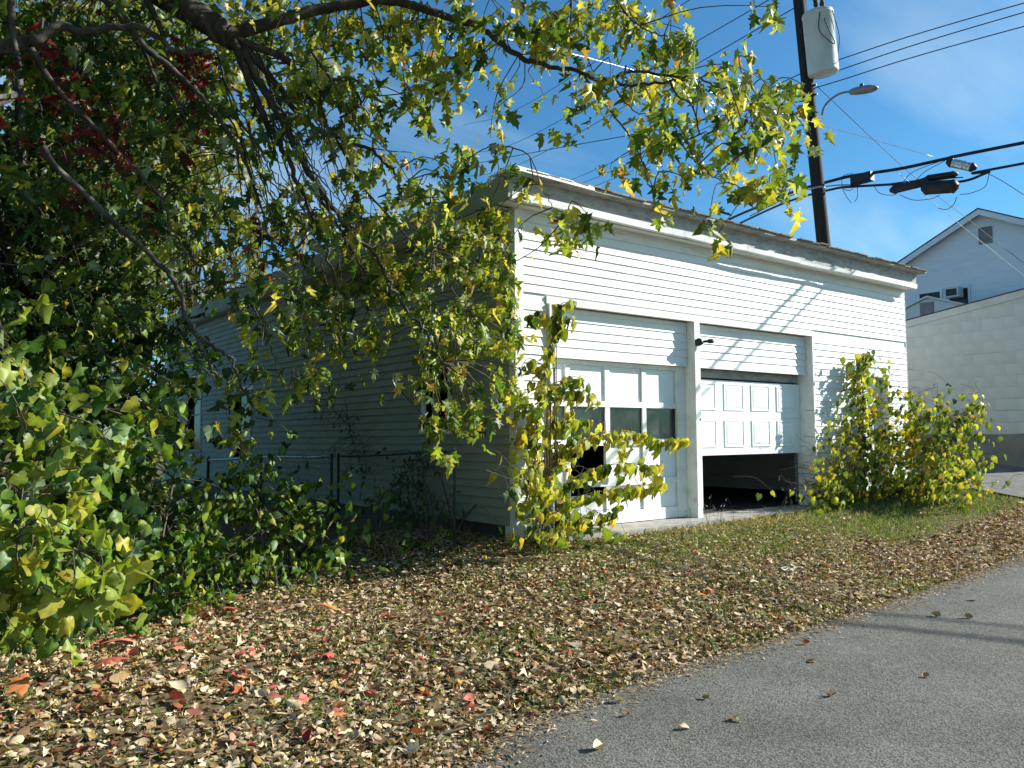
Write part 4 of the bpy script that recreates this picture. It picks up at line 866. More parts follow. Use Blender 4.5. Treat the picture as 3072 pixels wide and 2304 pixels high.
# --- red creeper hanging in the maple
def blobs(spec):
    P = []
    for u, v, su, sv, d0, d1, n_ in spec:
        for _ in range(n_): P.append(pt(rng.normal(u, su), rng.normal(v, sv), rng.uniform(d0, d1)))
    return np.array(P)
for k, (lab, spec, st) in enumerate((('crimson creeper leaves hanging down the far left of the maple', [(120, 130, 40, 30, 6, 6.6, 14), (165, 200, 35, 40, 6, 6.8, 22), (230, 330, 40, 60, 6.2, 7, 24), (290, 400, 40, 50, 6.2, 7, 24), (345, 450, 25, 50, 6.3, 7, 26), (220, 620, 40, 60, 6.2, 7, 14), (60, 300, 40, 90, 6, 6.6, 10)], [(110, 60), (160, 180), (240, 330), (320, 430), (360, 520)]),
                                     ('crimson creeper leaves in the middle of the maple beside the limb', [(570, 190, 50, 35, 7.2, 7.8, 40), (530, 260, 45, 45, 7.2, 7.8, 34), (590, 290, 25, 60, 7.2, 7.8, 30), (470, 350, 60, 40, 7, 7.8, 16), (550, 450, 30, 50, 7.2, 7.8, 20), (460, 640, 20, 40, 7, 7.6, 14), (350, 60, 60, 30, 7, 7.6, 12), (780, 650, 40, 80, 7.2, 7.8, 16), (690, 320, 30, 30, 7, 7.6, 8)], [(560, 60), (560, 200), (575, 340), (545, 480), (470, 650)]))):
    P = blobs(spec); rt = thing('creeper_vine', [P[:, 0].mean(), P[:, 1].mean(), P[:, 2].min()], lab, 'vine', 'red creepers in the maple')
    P = P + nrm(P.mean(0) - CAM) * 0.15; dd_ = 6.8 if k == 0 else 7.7
    MB().tube(bez([pt(u, v, dd_) for u, v in st], 6), 0.012, 6).build('stem', TWIG, rt, True)
    n_ = len(P); leaves(rt, 'creeper', FIVE, P, hang(n_, 0.8, 0.8), rdir(n_) + SUN * 0.5, rng.uniform(0.045, 0.09, n_), pick(n_, [3, 2, 3, 0.6]), [(0.22, 0.018, 0.018), (0.32, 0.04, 0.028), (0.11, 0.016, 0.02), (0.34, 0.10, 0.035)], LEAF, n_ind=200)

# --- trees beyond
def far_tree(name, label, grid, r0, per, d0, d1, pal, w, size, tmpl, key, trunk_u, trunk_v0, group='trees beyond the garage', cat='tree', tr_r=0.2, side=None):
    cen = sample_grid(grid, r0, 128, per, lambda u, v: rng.uniform(d0, d1)); dm_ = (d0 + d1) / 2
    if side is not None:                             # unseen crown clusters added left of the frame to block sky light
        (x0, x1), (y0, y1), (z0, z1), k_ = side; q_ = np.stack([rng.uniform(x0, x1, k_), rng.uniform(y0, y1, k_), rng.uniform(z0, z1, k_)], 1)
        uu, vv, dd_ = project(q_); cen = np.vstack([cen, q_[(uu < -40) | (dd_ < 0)]])
    b0 = pt(trunk_u, 1400, dm_); b0[2] = float(g(b0[0], b0[1])); rt = thing(name, b0, label, cat, group)
    tp = pt(trunk_u + rng.uniform(-40, 40), trunk_v0, dm_); mid = (b0 + tp) / 2 + rng.normal(0, 0.15, 3)
    Q = bez([b0 - (0, 0, 0.2), mid, tp], 8); MB().tube(Q, np.linspace(tr_r, tr_r * 0.25, len(Q)), 10).build('trunk', BARK, rt, True)
    lm = MB()
    for c in cen[:: max(1, len(cen) // 60)]:
        k = int(rng.integers(4, len(Q))); lm.tube(bez([Q[k], (Q[k] + c) / 2 + (0, 0, 0.2), c], 4), np.linspace(tr_r * 0.22, 0.01, 9), 5, False)
    lm.build('limbs', BARK, rt, True)
    lp, lc = clusters(cen, 5, 11, 0.22); n_ = len(lp)
    leaves(rt, key, tmpl, lp, hang(n_, 0.7, 0.8), rdir(n_) + SUN * 0.4, rng.uniform(size * 0.7, size * 1.3, n_), pick(n_, w), pal, LEAF, n_ind=0, mass='crown')
far_tree('yellow_maple', 'yellow-green maple filling the upper left corner behind the near limbs', ["66655332", "66655322", "6665332", "655532", "65543", "6554", "6654", "6653", "554", "44"], 0, 4.0, 11, 15, [(0.12, 0.16, 0.02), (0.26, 0.26, 0.03), (0.42, 0.33, 0.04), (0.06, 0.09, 0.015)], [4, 2.6, 1.2, 5], 0.17, MAPLE, 'ym', 180, -200, tr_r=0.22)
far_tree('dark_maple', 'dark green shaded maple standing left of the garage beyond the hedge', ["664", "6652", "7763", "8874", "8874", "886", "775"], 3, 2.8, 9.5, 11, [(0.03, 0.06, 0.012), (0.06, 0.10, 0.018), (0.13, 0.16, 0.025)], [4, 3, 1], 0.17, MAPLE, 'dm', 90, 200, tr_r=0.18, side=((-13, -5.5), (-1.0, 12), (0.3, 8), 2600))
far_tree('bald_cypress', 'olive feathery cypress standing behind the far end of the garage', ["....0", "...34", "...564", "...675", "...675", "...676", "...776", "..2776", "..365"], 1, 12, 30, 33, [(0.15, 0.15, 0.02), (0.24, 0.21, 0.03), (0.10, 0.11, 0.02), (0.32, 0.19, 0.03)], [4, 3, 2, 0.8], 0.20, LANCE, 'cy', 545, 150, tr_r=0.3)
far_tree('golden_tree', 'golden tree showing just over the back of the garage roof', ["....00332", "...0234432", "....344332", "...4444"], 5, 3.0, 34, 38, [(0.30, 0.24, 0.03), (0.16, 0.16, 0.02), (0.42, 0.30, 0.04)], [3, 2, 1.5], 0.30, OVAL, 'gt', 800, 640, tr_r=0.25)

# --- bushes at the left
def shrub(name, label, cen, key, tmpl, size, pal, w, base_, nlo, nhi, rad, n_ind=300, down=0.7, cat='shrub', group=None, stems=7, sref=None):
    cen = np.asarray(cen); base_ = np.asarray(base_, float); rt = thing(name, base_, label, cat, group)
    sk = []
    for k in range(stems):
        c = cen[int(rng.integers(len(cen)))]; b0 = base_ + np.array([rng.normal(0, 0.25), rng.normal(0, 0.25), -0.05]); b0[2] = float(g(b0[0], b0[1])) - 0.03
        mid = (b0 * 0.5 + c * 0.5) + np.array([0, 0, 0.35]); Q = bez([b0, b0 * 0.75 + mid * 0.25 + (0, 0, .1), mid, c], 6); sk.extend(Q.tolist())
        MB().tube(Q, np.linspace(0.016, 0.004, len(Q)), 6).build('stem', TWIG, rt, True)
    twigs(cen, sk, 0.003, 0.8, 0.6, 0.0).build('twigs', TWIG, rt, True)['kind'] = 'stuff'
    lp, lc = clusters(cen, nlo, nhi, rad); n_ = len(lp)
    gz_ = g(lp[:, 0], lp[:, 1]); lp[:, 2] = np.maximum(lp[:, 2], gz_ + 0.03)
    leaves(rt, key, tmpl, lp, hang(n_, down, 0.8), rdir(n_) * 0.8 + SUN * 0.6 + np.array([0, 0, 0.4]), rng.uniform(size * 0.65, size * 1.3, n_), pick(n_, w), pal, LEAF, n_ind)
    return rt
GRN = [(0.055, 0.125, 0.02), (0.115, 0.205, 0.028), (0.22, 0.29, 0.04), (0.38, 0.37, 0.05), (0.03, 0.07, 0.014), (0.18, 0.27, 0.12)]
GH = ["3320", "44332", "5543210", "66653210", "777666420", "7777776421", "777777531", "67775310", "45310"]
def dh(u, v): return np.interp(u, [0, 400, 1000], [6.0, 6.9, 8.6]) + np.interp(v, [1000, 1500, 1800], [0.9, 0.3, -0.4]) + rng.normal(0, 0.35)
hc = sample_grid(GH, 7, 128, 2.3, dh)
u_, v_, d_ = project(hc)
for lab, m_, nm in (('tangled green undergrowth at the left edge under the maple', u_ < 330, 'hedge_shrub'), ('tangled lime green undergrowth in the middle of the hedge', (u_ >= 330) & (u_ < 680), 'hedge_shrub'), ('low leafy undergrowth at the right end of the hedge beside the fence', u_ >= 680, 'hedge_shrub')):
    c = hc[m_]; shrub(nm, lab, c, 'hedge', HEARTS, 0.095, GRN, [3, 4, 3, 0.8, 3, 1.2], gp(c[:, 0].mean(), c[:, 1].mean()), 4, 9, 0.11, group='undergrowth left of the garage')
P = blobs([(100, 1690, 80, 65, 4.1, 4.8, 16), (60, 1560, 70, 90, 4.2, 5.0, 12), (150, 1745, 60, 45, 4.0, 4.6, 7), (310, 1720, 40, 60, 4.2, 4.7, 6), (230, 1640, 50, 50, 4.2, 4.8, 6), (40, 1790, 40, 45, 4.0, 4.5, 5), (70, 1320, 60, 110, 4.6, 5.4, 9), (50, 1050, 50, 70, 4.6, 5.2, 5), (120, 1180, 80, 70, 4.8, 5.6, 9), (230, 1460, 60, 80, 4.6, 5.4, 8), (420, 1290, 70, 40, 5.0, 5.6, 7), (330, 1390, 60, 60, 5.0, 5.5, 6), (520, 1210, 40, 60, 5.6, 6.2, 5)])
shrub('mulberry_bush', 'bright large-leaved mulberry branches at the lower left edge', P, 'mulb', MULBS, 0.112, GRN, [1.5, 4, 6.5, 2.2, 0.8, 1.4], gp(-6.2, -0.9), 4, 7, 0.12, n_ind=300)

# --- sapling at the garage corner
def fwd(u): return 1.15 * smooth(2670, 2850, u)
def sapling(name, label, stems, spec, key, size, pal, w, rt_loc, droop=1.0, wall=None, n_ind=300, tmpl=HEARTS, cat='sapling', group=None, r0=0.012, mult=1.0, rows=0, rows_from=0):
    rt = thing(name, rt_loc, label, cat, group); sk = []
    for P in stems:
        Q = bez([pt(*p) if wall is None else front(p[0], p[1], np.mean(wall) - float(fwd(p[0]))) for p in P], 6)
        if wall is not None: Q[0] = (Q[0][0], Q[0][1], float(g(Q[0][0], Q[0][1])) - 0.02)
        MB().tube(Q, np.linspace(r0, r0 * 0.3, len(Q)), 6).build('stem', TWIG, rt, True); sk += Q.tolist()
    lp = blobs([(a, b, c * 1.1, d * 1.1, e, f, int(n * mult)) for a, b, c, d, e, f, n in spec]) if spec else np.zeros((0, 3))
    if wall is not None and len(lp):
        uu, vv, _d = project(lp); lp = np.array([front(a, b, wall[1] - rng.uniform(0, 1) * (wall[1] - wall[0]) * (0.5 + 1.4 * float(smooth(1250, 1480, b))) - float(fwd(a))) for a, b in zip(uu, vv)])
    m_ = twigs(lp[rng.random(len(lp)) < 0.5], sk, 0.0022, 0.5, 1.0, 0.0); m_.build('twigs', TWIG, rt, True)['kind'] = 'stuff'
    if rows:
        ex = []
        for P in stems[rows_from:]:
            Q = bez([pt(*p) if wall is None else front(p[0], p[1], np.mean(wall) - float(fwd(p[0]))) for p in P], 12); Ls = np.concatenate([[0], np.cumsum(np.linalg.norm(np.diff(Q, axis=0), axis=1))])
            for t in np.arange(0.22 * Ls[-1], Ls[-1], rows):
                q = np.array([np.interp(t, Ls, Q[:, k]) for k in range(3)]); ex.append(q + rng.normal(0, 1, 3) * np.array([0.02, 0.05, 0.02]) - np.array([0, 0, 0.02]))
        lp = np.vstack([lp, ex])
    n_ = len(lp); lp[:, 2] = np.maximum(lp[:, 2], g(lp[:, 0], lp[:, 1]) + 0.03)
    leaves(rt, key, tmpl, lp, hang(n_, droop, 0.55), rdir(n_) * 0.6 + SUN * 0.7, rng.uniform(size * 0.65, size * 1.25, n_), pick(n_, w), pal, LEAF, n_ind)
YEL = [(0.44, 0.42, 0.06), (0.31, 0.35, 0.05), (0.18, 0.25, 0.035), (0.52, 0.43, 0.05), (0.06, 0.115, 0.02), (0.36, 0.19, 0.04)]
dc = 10.15
S_ = lambda *P: [(u, v, dc) for u, v in P]
sapling('corner_sapling', 'yellow heart-leaved sapling growing at the garage corner before the left door',
        [S_((1600, 1625), (1598, 1500), (1605, 1350), (1620, 1200), (1650, 1050), (1668, 950), (1690, 905)), S_((1660, 985), (1680, 915), (1725, 905)), S_((1665, 965), (1620, 935), (1588, 950)), S_((1662, 1010), (1700, 955), (1722, 965)),
         S_((1645, 1110), (1590, 1075), (1556, 1110)), S_((1640, 1160), (1720, 1130), (1768, 1150)), S_((1630, 1230), (1710, 1175), (1800, 1185)), S_((1622, 1300), (1710, 1255), (1770, 1262)), S_((1618, 1250), (1570, 1190), (1545, 1160)), S_((1612, 1340), (1570, 1290), (1550, 1310)),
         S_((1605, 1490), (1690, 1365), (1800, 1300), (1900, 1298), (2000, 1320), (2062, 1312)), S_((1605, 1540), (1720, 1435), (1850, 1392), (1985, 1400)), S_((1610, 1580), (1740, 1490), (1880, 1465), (1990, 1450)), S_((1610, 1600), (1720, 1555), (1850, 1540)), S_((1604, 1560), (1640, 1440), (1700, 1330), (1745, 1290))],
        [(1600, 1440, 35, 50, 9.5, 10, 30), (1620, 1540, 50, 45, 9.5, 10, 60), (1680, 1600, 65, 28, 9.5, 10, 56), (1650, 1470, 55, 45, 9.5, 10, 44), (1770, 1560, 60, 28, 9.5, 10, 30), (1575, 1230, 20, 45, 9.5, 10, 16), (1640, 1340, 40, 50, 9.5, 10, 24), (1690, 1220, 40, 35, 9.5, 10, 18), (1900, 1420, 60, 30, 9.5, 10, 22), (1850, 1320, 60, 20, 9.5, 10, 16)],
        'sap', 0.125, YEL, [4.5, 4.5, 3, 1.4, 1.6, 0.2], front(1600, 1600, -0.4), wall=(-0.6, -0.14), rows=0.026, r0=0.007)

# --- shrub by the side door
ds = 14.4
sapling('side_door_shrub', 'yellow and green shrub sprawling before the side door at right',
        [[(2600, 1510, ds), (2590, 1350, ds), (2590, 1200, ds), (2585, 1120, ds), (2605, 1070, ds)], [(2640, 1500, ds), (2720, 1380, ds), (2760, 1260, ds)], [(2660, 1500, ds), (2820, 1380, 14.2), (2880, 1260, 14.2), (2940, 1210, 14.2)], [(2640, 1510, ds), (2780, 1420, 14.0), (2900, 1360, 14.0)], [(2700, 1500, ds), (2830, 1450, 14), (2930, 1440, 14)]],
        [(2600, 1075, 16, 10, 14.4, 14.7, 14), (2572, 1108, 18, 18, 14.4, 14.7, 16), (2648, 1120, 18, 18, 14.3, 14.7, 7), (2585, 1180, 26, 35, 14.3, 14.7, 28), (2500, 1450, 30, 35, 14.1, 14.5, 30), (2490, 1495, 25, 14, 14, 14.4, 12), (2622, 1210, 18, 35, 14.2, 14.7, 9), (2560, 1260, 30, 40, 14.2, 14.7, 26), (2640, 1320, 50, 30, 14.1, 14.7, 36), (2740, 1250, 50, 30, 14.1, 14.7, 46), (2530, 1330, 30, 30, 14.2, 14.6, 26), (2600, 1360, 60, 50, 14.0, 14.6, 66), (2720, 1340, 70, 50, 13.9, 14.6, 90), (2840, 1310, 50, 45, 13.9, 14.5, 66), (2900, 1290, 35, 40, 13.9, 14.4, 34), (2935, 1220, 14, 18, 14, 14.3, 10), (2530, 1440, 40, 35, 14.0, 14.5, 46), (2640, 1450, 80, 40, 13.8, 14.5, 96), (2780, 1430, 70, 40, 13.7, 14.4, 84), (2890, 1400, 40, 40, 13.7, 14.3, 40), (2930, 1440, 20, 20, 13.7, 14.2, 10), (2700, 1490, 110, 22, 13.6, 14.2, 70), (2560, 1500, 60, 20, 13.7, 14.2, 36), (2830, 1240, 14, 30, 14, 14.3, 10), (2735, 1190, 20, 20, 14.1, 14.5, 10)],
        'sds', 0.10, YEL, [3.2, 4, 4.5, 1.0, 2.8, 0.5], front(2640, 1500, -0.4), cat='shrub', r0=0.014, mult=2.3, wall=(-0.46, -0.12), rows=0.03)

# --- shaded growth against the left wall
sapling('wall_vine', 'thin dry vine climbing the shaded left wall behind the fence', [[(1080, 1500, 12.2), (1090, 1380, 12.3), (1060, 1300, 12.5), (1010, 1240, 12.7), (960, 1190, 13)], [(1090, 1420, 12.2), (1050, 1290, 12.4), (1035, 1200, 12.6), (1000, 1110, 12.8)]],
        [(990, 1245, 40, 18, 12.5, 12.8, 34), (1050, 1290, 25, 25, 12.3, 12.6, 26), (1090, 1340, 30, 30, 12.1, 12.4, 30), (1000, 1340, 50, 18, 12.2, 12.6, 24), (1130, 1400, 40, 40, 11.8, 12.2, 30)], 'wv', 0.075, [(0.03, 0.05, 0.015), (0.10, 0.05, 0.03), (0.05, 0.03, 0.02)], [3, 1, 2], hit(1080, 1600), tmpl=LANCE, cat='vine', n_ind=100, r0=0.006)
P = blobs([(1250, 1420, 60, 60, 10.6, 11.2, 22), (1330, 1480, 70, 60, 10.4, 11.0, 26), (1420, 1400, 50, 60, 10.5, 10.9, 22), (1480, 1340, 50, 40, 10.4, 10.7, 20), (1400, 1520, 70, 40, 10.2, 10.7, 20), (1220, 1520, 60, 40, 10.6, 11, 14), (1520, 1560, 30, 50, 10.0, 10.4, 12)])
shrub('shaded_weeds', 'dark leafy weeds in the shade under the near window', P, 'weeds', OVAL, 0.085, GRN, [4, 1.5, 0.4, 0.1, 5, 0.5], hit(1350, 1620), 6, 12, 0.09, n_ind=200, cat='weeds')
for k, (u, v, lab) in enumerate(((1130, 1560, 'small leafy weed left of the tall weed on the litter'), (1300, 1600, 'tall thin weed with a few pale leaves before the shaded wall'))):
    b0 = hit(u - 10, 1660); dpt = project(b0)[2]
    sapling('weed_sprout', lab, [[(u - 10, 1650, dpt), (u, v, dpt), (u + 14, v - 70, dpt)]], [(u + 5, v, 22, 30, dpt - .1, dpt + .1, 12), (u + 10, v - 70, 30, 14, dpt - .1, dpt + .1, 7)], 'ws', 0.085, GRN, [2, 3, 3, 1, 0, 1], b0, n_ind=40, cat='weed', r0=0.005)

# ------------------------------------------------------------------ ground cover
def on_ground(n, xlo, xhi, ylo, yhi, dens=None):
    x = rng.uniform(xlo, xhi, n); y = rng.uniform(ylo, yhi, n)
    e = road_edge(x); keep = (y > e - 0.05) & ~((x > 9.25 + 0.12 * np.sin(y * 5)) & (y > -2.35 + 0.15 * np.sin(x * 3))) & ~((x > 0.4) & (x < 6.3) & (y > -0.43)) & ~((x > 0) & (y > -0.02)) 
    if dens is not None: keep &= rng.random(n) < dens(x, y, e)
    return x[keep], y[keep]
def scatter_litter(name, label, n, dens, box, smin, smax, pal, w, mat_=LITTER, lift=0.0):
    x, y = on_ground(n, *box, dens); n_ = len(x); Vs, Fs, Cs, k = [], [], [], 0
    pal = np.asarray(pal); ty = rng.integers(0, len(CURLS), n_); ci = pick(n_, w); flip = np.where(rng.random(n_) < 0.45, -1.0, 1.0)
    up = np.stack([rng.normal(0, 0.42, n_), rng.normal(0, 0.42, n_), flip], 1); a = rng.uniform(0, 6.283, n_)
    Rm = frames(np.stack([np.cos(a), np.sin(a), rng.normal(0, 0.25, n_)], 1), up); sz = smin + (smax - smin) * 1.35 * rng.beta(1.3, 2.0, n_)
    pos = np.stack([x, y, g(x, y) + 0.006 + lift + np.abs(rng.normal(0, 0.014, n_)) + np.where(flip < 0, sz * 0.22, 0)], 1)
    for t in range(len(CURLS)):
        m_ = ty == t
        if not m_.any(): continue
        V, Fc = expand(CURLS[t], pos[m_], Rm[m_], sz[m_], rng.uniform(0.15, 1.15, m_.sum()))
        Vs.append(V); Fs.append(Fc + k); k += len(V); c = pal[ci[m_]] * rng.uniform(0.65, 1.3, (m_.sum(), 1)); Cs.append(np.repeat(c, len(CURLS[t][0]), 0))
    o = mesh_np(name, np.concatenate(Vs), np.concatenate(Fs), np.concatenate(Cs), mat_); return tag(o, label, kind='stuff')
LP = [(0.48, 0.37, 0.22), (0.58, 0.47, 0.31), (0.34, 0.22, 0.105), (0.21, 0.12, 0.06), (0.38, 0.25, 0.07), (0.36, 0.11, 0.05), (0.15, 0.10, 0.055), (0.17, 0.18, 0.05)]
LW = [5.5, 5.5, 4, 2.2, 1.0, 0.7, 1.2, 1.0]
def dens_l(x, y, e):
    t = np.clip((y - e) / (-0.35 - e), 0, 1.3); r_ = 1.0 - 0.5 * smooth(0.30, 0.62, t) * smooth(-0.5, 2.2, x)
    return r_ * np.where(x > 4.5, np.where(t < 0.35, 1.0, 0.16), 1.0) * (0.72 + 0.28 * np.sin(x * 3.1 + 2 * np.sin(y * 2.2)) * np.sin(y * 4.3 + 1.7 * np.sin(x * 1.3)))
scatter_litter('leaf_litter', 'tan and cream fallen leaves carpeting the verge', 140000, dens_l, (-7.0, 4.6, -4.6, 2.2), 0.024, 0.064, LP, LW)
scatter_litter('leaf_litter', 'fallen leaves thinning out along the verge towards the driveway', 22000, dens_l, (4.6, 12, -3.3, -0.1), 0.035, 0.075, LP, LW)
scatter_litter('large_leaf_litter', 'larger pale curled leaves on top of the litter near the lane', 1800, lambda x, y, e: 0.4 + 0.6 * (y < -1.8), (-6.6, 2.5, -4.6, 0.4), 0.06, 0.105, LP, [4, 6, 3, 1.5, 0.8, 1.2, 0.5, 0.3], lift=0.006)
scatter_litter('red_leaf_litter', 'scattered pinkish red leaves among the tan litter at lower left', 420, lambda x, y, e: np.exp(-((x + 4.2) / 1.3) ** 2), (-6.6, -1.5, -3.6, 0.2), 0.05, 0.10, [(0.50, 0.16, 0.11), (0.38, 0.08, 0.06), (0.46, 0.22, 0.10)], [2, 2, 1], lift=0.01)
# broken bits along the edge of the lane
def dens_e(x, y, e): return np.exp(-((y - e + 0.02) / 0.10) ** 2)
x = rng.uniform(-6.5, 10, 16000); e = road_edge(x); y = e + rng.normal(-0.02, 0.10, len(x)) - np.abs(rng.normal(0, 0.10, len(x))) * (rng.random(len(x)) < 0.35)
n_ = len(x); a = rng.uniform(0, 6.28, n_)
zz = np.where(y < e, g(x, e) + 0.010 + 0.012 * (e - y), g(x, y) + 0.006)
V, Fs = expand(LANCE, np.stack([x, y, zz], 1), frames(np.stack([np.cos(a), np.sin(a), np.zeros(n_)], 1), np.tile([0, 0, 1.0], (n_, 1)) + rng.normal(0, .3, (n_, 3))), rng.uniform(0.012, 0.05, n_), rng.uniform(0.2, 1, n_))
c = np.asarray(LP)[pick(n_, [4, 3, 4, 2, 0.5, 0.3, 1, 0])] * rng.uniform(0.6, 1.2, (n_, 1))
tag(mesh_np('leaf_crumbs', V, Fs, np.repeat(c, len(LANCE[0]), 0), LITTER), 'crumbled leaf bits and stalks along the ragged lane edge', kind='stuff')
# grass
BL = (np.array([(-0.06, 0, 0), (0.06, 0, 0), (0.04, 0.55, 0.05), (-0.04, 0.55, 0.05), (0.0, 1.0, 0.22)]), np.array([(0, 1, 2), (0, 2, 3), (3, 2, 4)]))
def grass(name, label, n, dens, box, hlo, hhi, pal, w, lean=0.5, apron=False):
    x, y = on_ground(n, *box, dens); n_ = len(x)
    tip = np.stack([rng.normal(0, lean, n_), rng.normal(0, lean, n_), np.ones(n_)], 1)
    V, Fs = expand(BL, np.stack([x, y, g(x, y) - 0.005], 1), frames(tip, rdir(n_)), rng.uniform(hlo, hhi, n_), rng.uniform(0.3, 2, n_))
    c = np.asarray(pal)[pick(n_, w)] * rng.uniform(0.7, 1.3, (n_, 1))
    return tag(mesh_np(name, V, Fs, np.repeat(c, 5, 0), GRASSM), label, kind='stuff')
GP_ = [(0.09, 0.19, 0.028), (0.16, 0.25, 0.045), (0.27, 0.26, 0.10), (0.38, 0.31, 0.17)]
def patch(x, y, f1=1.7, f2=2.3): return 0.5 + 0.5 * np.sin(x * f1 + 2 * np.sin(y * 1.9)) * np.sin(y * f2 + 1.4 * np.sin(x * 1.1))
def dg(x, y, e):
    t = (y - e) / (-0.35 - e); return np.where(x > 4.2, smooth(0.28, 0.5, t) * 1.0, smooth(0.35, 0.8, t) * 0.75 * smooth(-1, 1.5, x) + 0.16 * (patch(x, y) > 0.78))
grass('grass', 'green lawn grass before the doors and the shrub', 95000, dg, (-2.5, 12, -3.4, 0.0), 0.035, 0.10, GP_, [4, 4, 3, 2], 0.7)
def dd(x, y, e): return np.exp(-((y + 0.62 + 0.05 * np.sin(x * 3)) / 0.16) ** 2) * smooth(1.2, 2.2, x) * (1 - smooth(4.3, 5.2, x))
grass('dry_grass', 'dry straw-coloured grass along the concrete apron', 6500, dd, (1.0, 5.2, -1.1, -0.43), 0.04, 0.15, [(0.44, 0.36, 0.22), (0.33, 0.26, 0.14), (0.20, 0.20, 0.07)], [4, 3, 1.5], 1.4)
def dl(x, y, e): return 0.10 + 0.5 * (patch(x, y, 2.9, 3.7) > 0.66)
grass('grass_tufts', 'sparse green blades poking through the leaf litter', 90000, dl, (-6, 3.5, -4.2, 0.8), 0.035, 0.095, GP_, [5, 3, 1, 0.6], 0.9)
# dry seed stalks at the post
wd = thing('dry_weeds', gp(3.0, -0.5), 'dry seed-head stalks at the foot of the door post', 'weeds')
sm = MB()
for k in range(26):
    x = rng.uniform(2.45, 5.2) if k > 9 else rng.uniform(2.7, 3.12); b0 = np.array([x, -0.46 + rng.normal(0, 0.03), -0.16]); h = rng.uniform(0.15, 0.42); tp = b0 + np.array([rng.normal(0, 0.12), rng.normal(0, 0.08), h])
    Q = bez([b0, (b0 + tp) / 2 + rng.normal(0, 0.02, 3), tp, tp + np.array([rng.normal(0, 0.03), 0, -0.02])], 4)
    MB().tube(Q, 0.0022, 4, False).build('stalk', simple_dry if False else TWIG, wd)
    MB().lathe([(0, 0.0015), (0.01, 0.006), (0.022, 0.0055), (0.034, 0.0015)], Q[-1], Q[-1] + (Q[-1] - Q[-3]), 6).build('seed_head', CONC, wd, True)

# ------------------------------------------------------------------ leaves that stand out, one by one
def one_leaf(name, u, v, tmpl, size, colr, label, cat='leaf', group=None, road=True, up=0.0):
    p = hit(u, v); a = rng.uniform(0, 6.28); Rm = frames(np.array([[math.cos(a), math.sin(a), 0.1]]), np.array([[rng.normal(0, .3), rng.normal(0, .3), 1.0]]))[0]
    V, Fs = tmpl; V = V.copy(); V[:, 1] -= 0.3; W_ = V @ Rm.T * size; W_[:, 2] -= W_[:, 2].min()
    p[2] = float(g(p[0], p[1])) + (0.034 if road else 0.05) + up
    if road:
        e = float(road_edge(p[0])); p[2] = float(g(p[0], e)) + 0.005 + 0.03 * min(max(e - p[1], 0), 2.5) / 2.5
    o = mesh_np(name, W_ + p, Fs, np.tile(colr, (len(V), 1)), LITTER, None, p); o.location = p.tolist(); return tag(o, label, cat, group)
RL = [(2215, 2182, 'pale cream curled leaf on the lane, second from the bottom edge', 0.085, 1), (2038, 2207, 'pale round curled leaf on the lane with a sharp shadow', 0.08, 1), (1848, 2117, 'pale star-shaped leaf flat on the lane near the verge', 0.09, 1), (1788, 2268, 'pale cream leaf on the lane at the bottom edge of the picture', 0.09, 1), (2483, 2105, 'brown folded leaf on the lane right of the others', 0.085, 3), (2125, 2112, 'small brown leaf alone on the lane below the verge corner', 0.06, 2), (2405, 1942, 'reddish brown leaf on the lane near the upper verge', 0.08, 5), (2800, 1852, 'tan leaf on the lane beside a wire shadow, left of its pair', 0.09, 2), (2893, 1861, 'tan leaf on the lane beside a wire shadow, right of its pair', 0.09, 2), (2928, 1810, 'pale leaf farthest up the lane at the right', 0.08, 1), (1695, 2135, 'dark brown crumpled leaf on the lane edge', 0.075, 3), (1880, 2160, 'dark reddish leaf below the star-shaped leaf', 0.06, 5), (2780, 2042, 'small tan leaf alone in the middle of the lane', 0.06, 2), (2460, 1897, 'small pale leaf beside the upper verge', 0.05, 1), (2425, 1990, 'brown stalk-like leaf near the middle of the lane edge', 0.07, 2), (1980, 2040, 'pale curled leaf just off the verge on the lane', 0.08, 1)]
for u, v, lab, sz, c in RL: one_leaf('fallen_leaf', u, v, CURLS[int(rng.integers(7))], sz, np.asarray(LP[c]) * 1.1, lab, group='leaves lying on the lane')
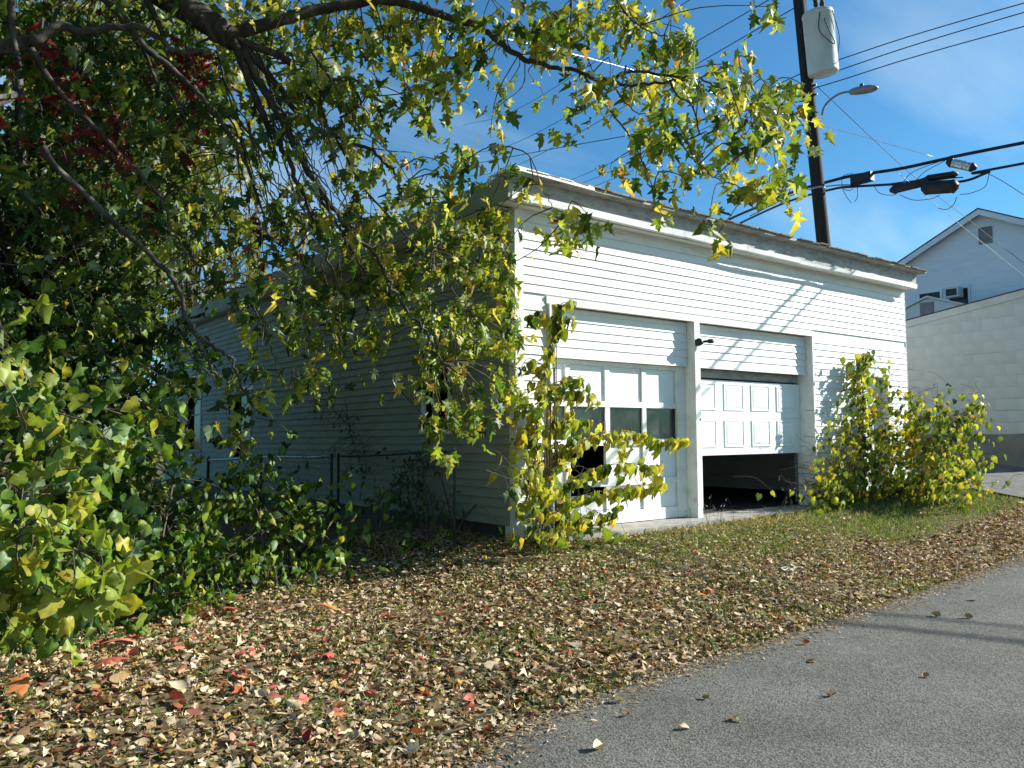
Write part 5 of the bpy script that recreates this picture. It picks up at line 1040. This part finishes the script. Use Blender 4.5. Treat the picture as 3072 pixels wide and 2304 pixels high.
RED = [(145, 1925, 'large coral red five-lobed creeper leaf at the left among tan litter'), (230, 1905, 'coral red creeper leaf just right of the large one'), (410, 1865, 'orange red creeper leaf below the hedge'), (575, 1850, 'pale red creeper leaf under the middle of the hedge'), (690, 1865, 'bright red creeper leaf right of the pale red one'), (980, 1850, 'red leaf on the litter right of the hedge end'), (360, 1960, 'rosy creeper leaf lying in the litter, upper of two'), (325, 2035, 'coral creeper leaf lying in the litter, lower of two'), (60, 2120, 'deep pink leaf near the left edge'), (530, 1985, 'reddish leaf in the open litter'), (985, 2010, 'orange leaf in the middle of the litter'), (1010, 2200, 'dark red leaf near the lane'), (2105, 1815, 'bright orange leaf on the verge near the lane'), (2480, 1720, 'orange brown leaf on the verge grass')]
for k, (u, v, lab) in enumerate(RED):
    one_leaf('red_leaf', u, v, FIVE if k < 9 else MAPLE, 0.125 if k < 10 else 0.10, [(0.60, 0.20, 0.13), (0.50, 0.11, 0.08), (0.55, 0.20, 0.07)][k % 3] if k < 12 else (0.55, 0.2, 0.05), lab, group='red leaves on the litter', road=False)
for lab, P in (('long bare curved twig lying on the litter below the fence', [(1160, 1664), (1185, 1720), (1240, 1780), (1300, 1810), (1365, 1832)]), ('short pale twig on the litter at the left', [(135, 2085), (165, 2045), (215, 2010), (280, 1995)]), ('pale stick lying along the lane edge', [(1310, 2232), (1380, 2212), (1420, 2200)])):
    Q = bez([hit(u, v) + np.array([0, 0, 0.045]) for u, v in P], 6)
    tag(MB().tube(Q, np.linspace(0.009, 0.004, len(Q)), 6).build('fallen_twig', TWIG, None, True, loc=Q[0]), lab, 'twig', 'twigs on the litter')
p = hit(2360, 1715); p[2] += 0.03
sc = MB(); 
for i in range(4):
    for j in range(3):
        f_ = lambda a, b: (p[0] - 0.12 + 0.06 * a, p[1] - 0.06 + 0.04 * b, p[2] + 0.02 * math.sin(a * 1.9 + b))
        sc.quad([f_(i, j), f_(i + 1, j), f_(i + 1, j + 1), f_(i, j + 1)])
tag(sc.build('paper_scrap', TRIM, None, True, loc=p), 'crumpled white scrap lying on the verge before the half raised door', 'litter')
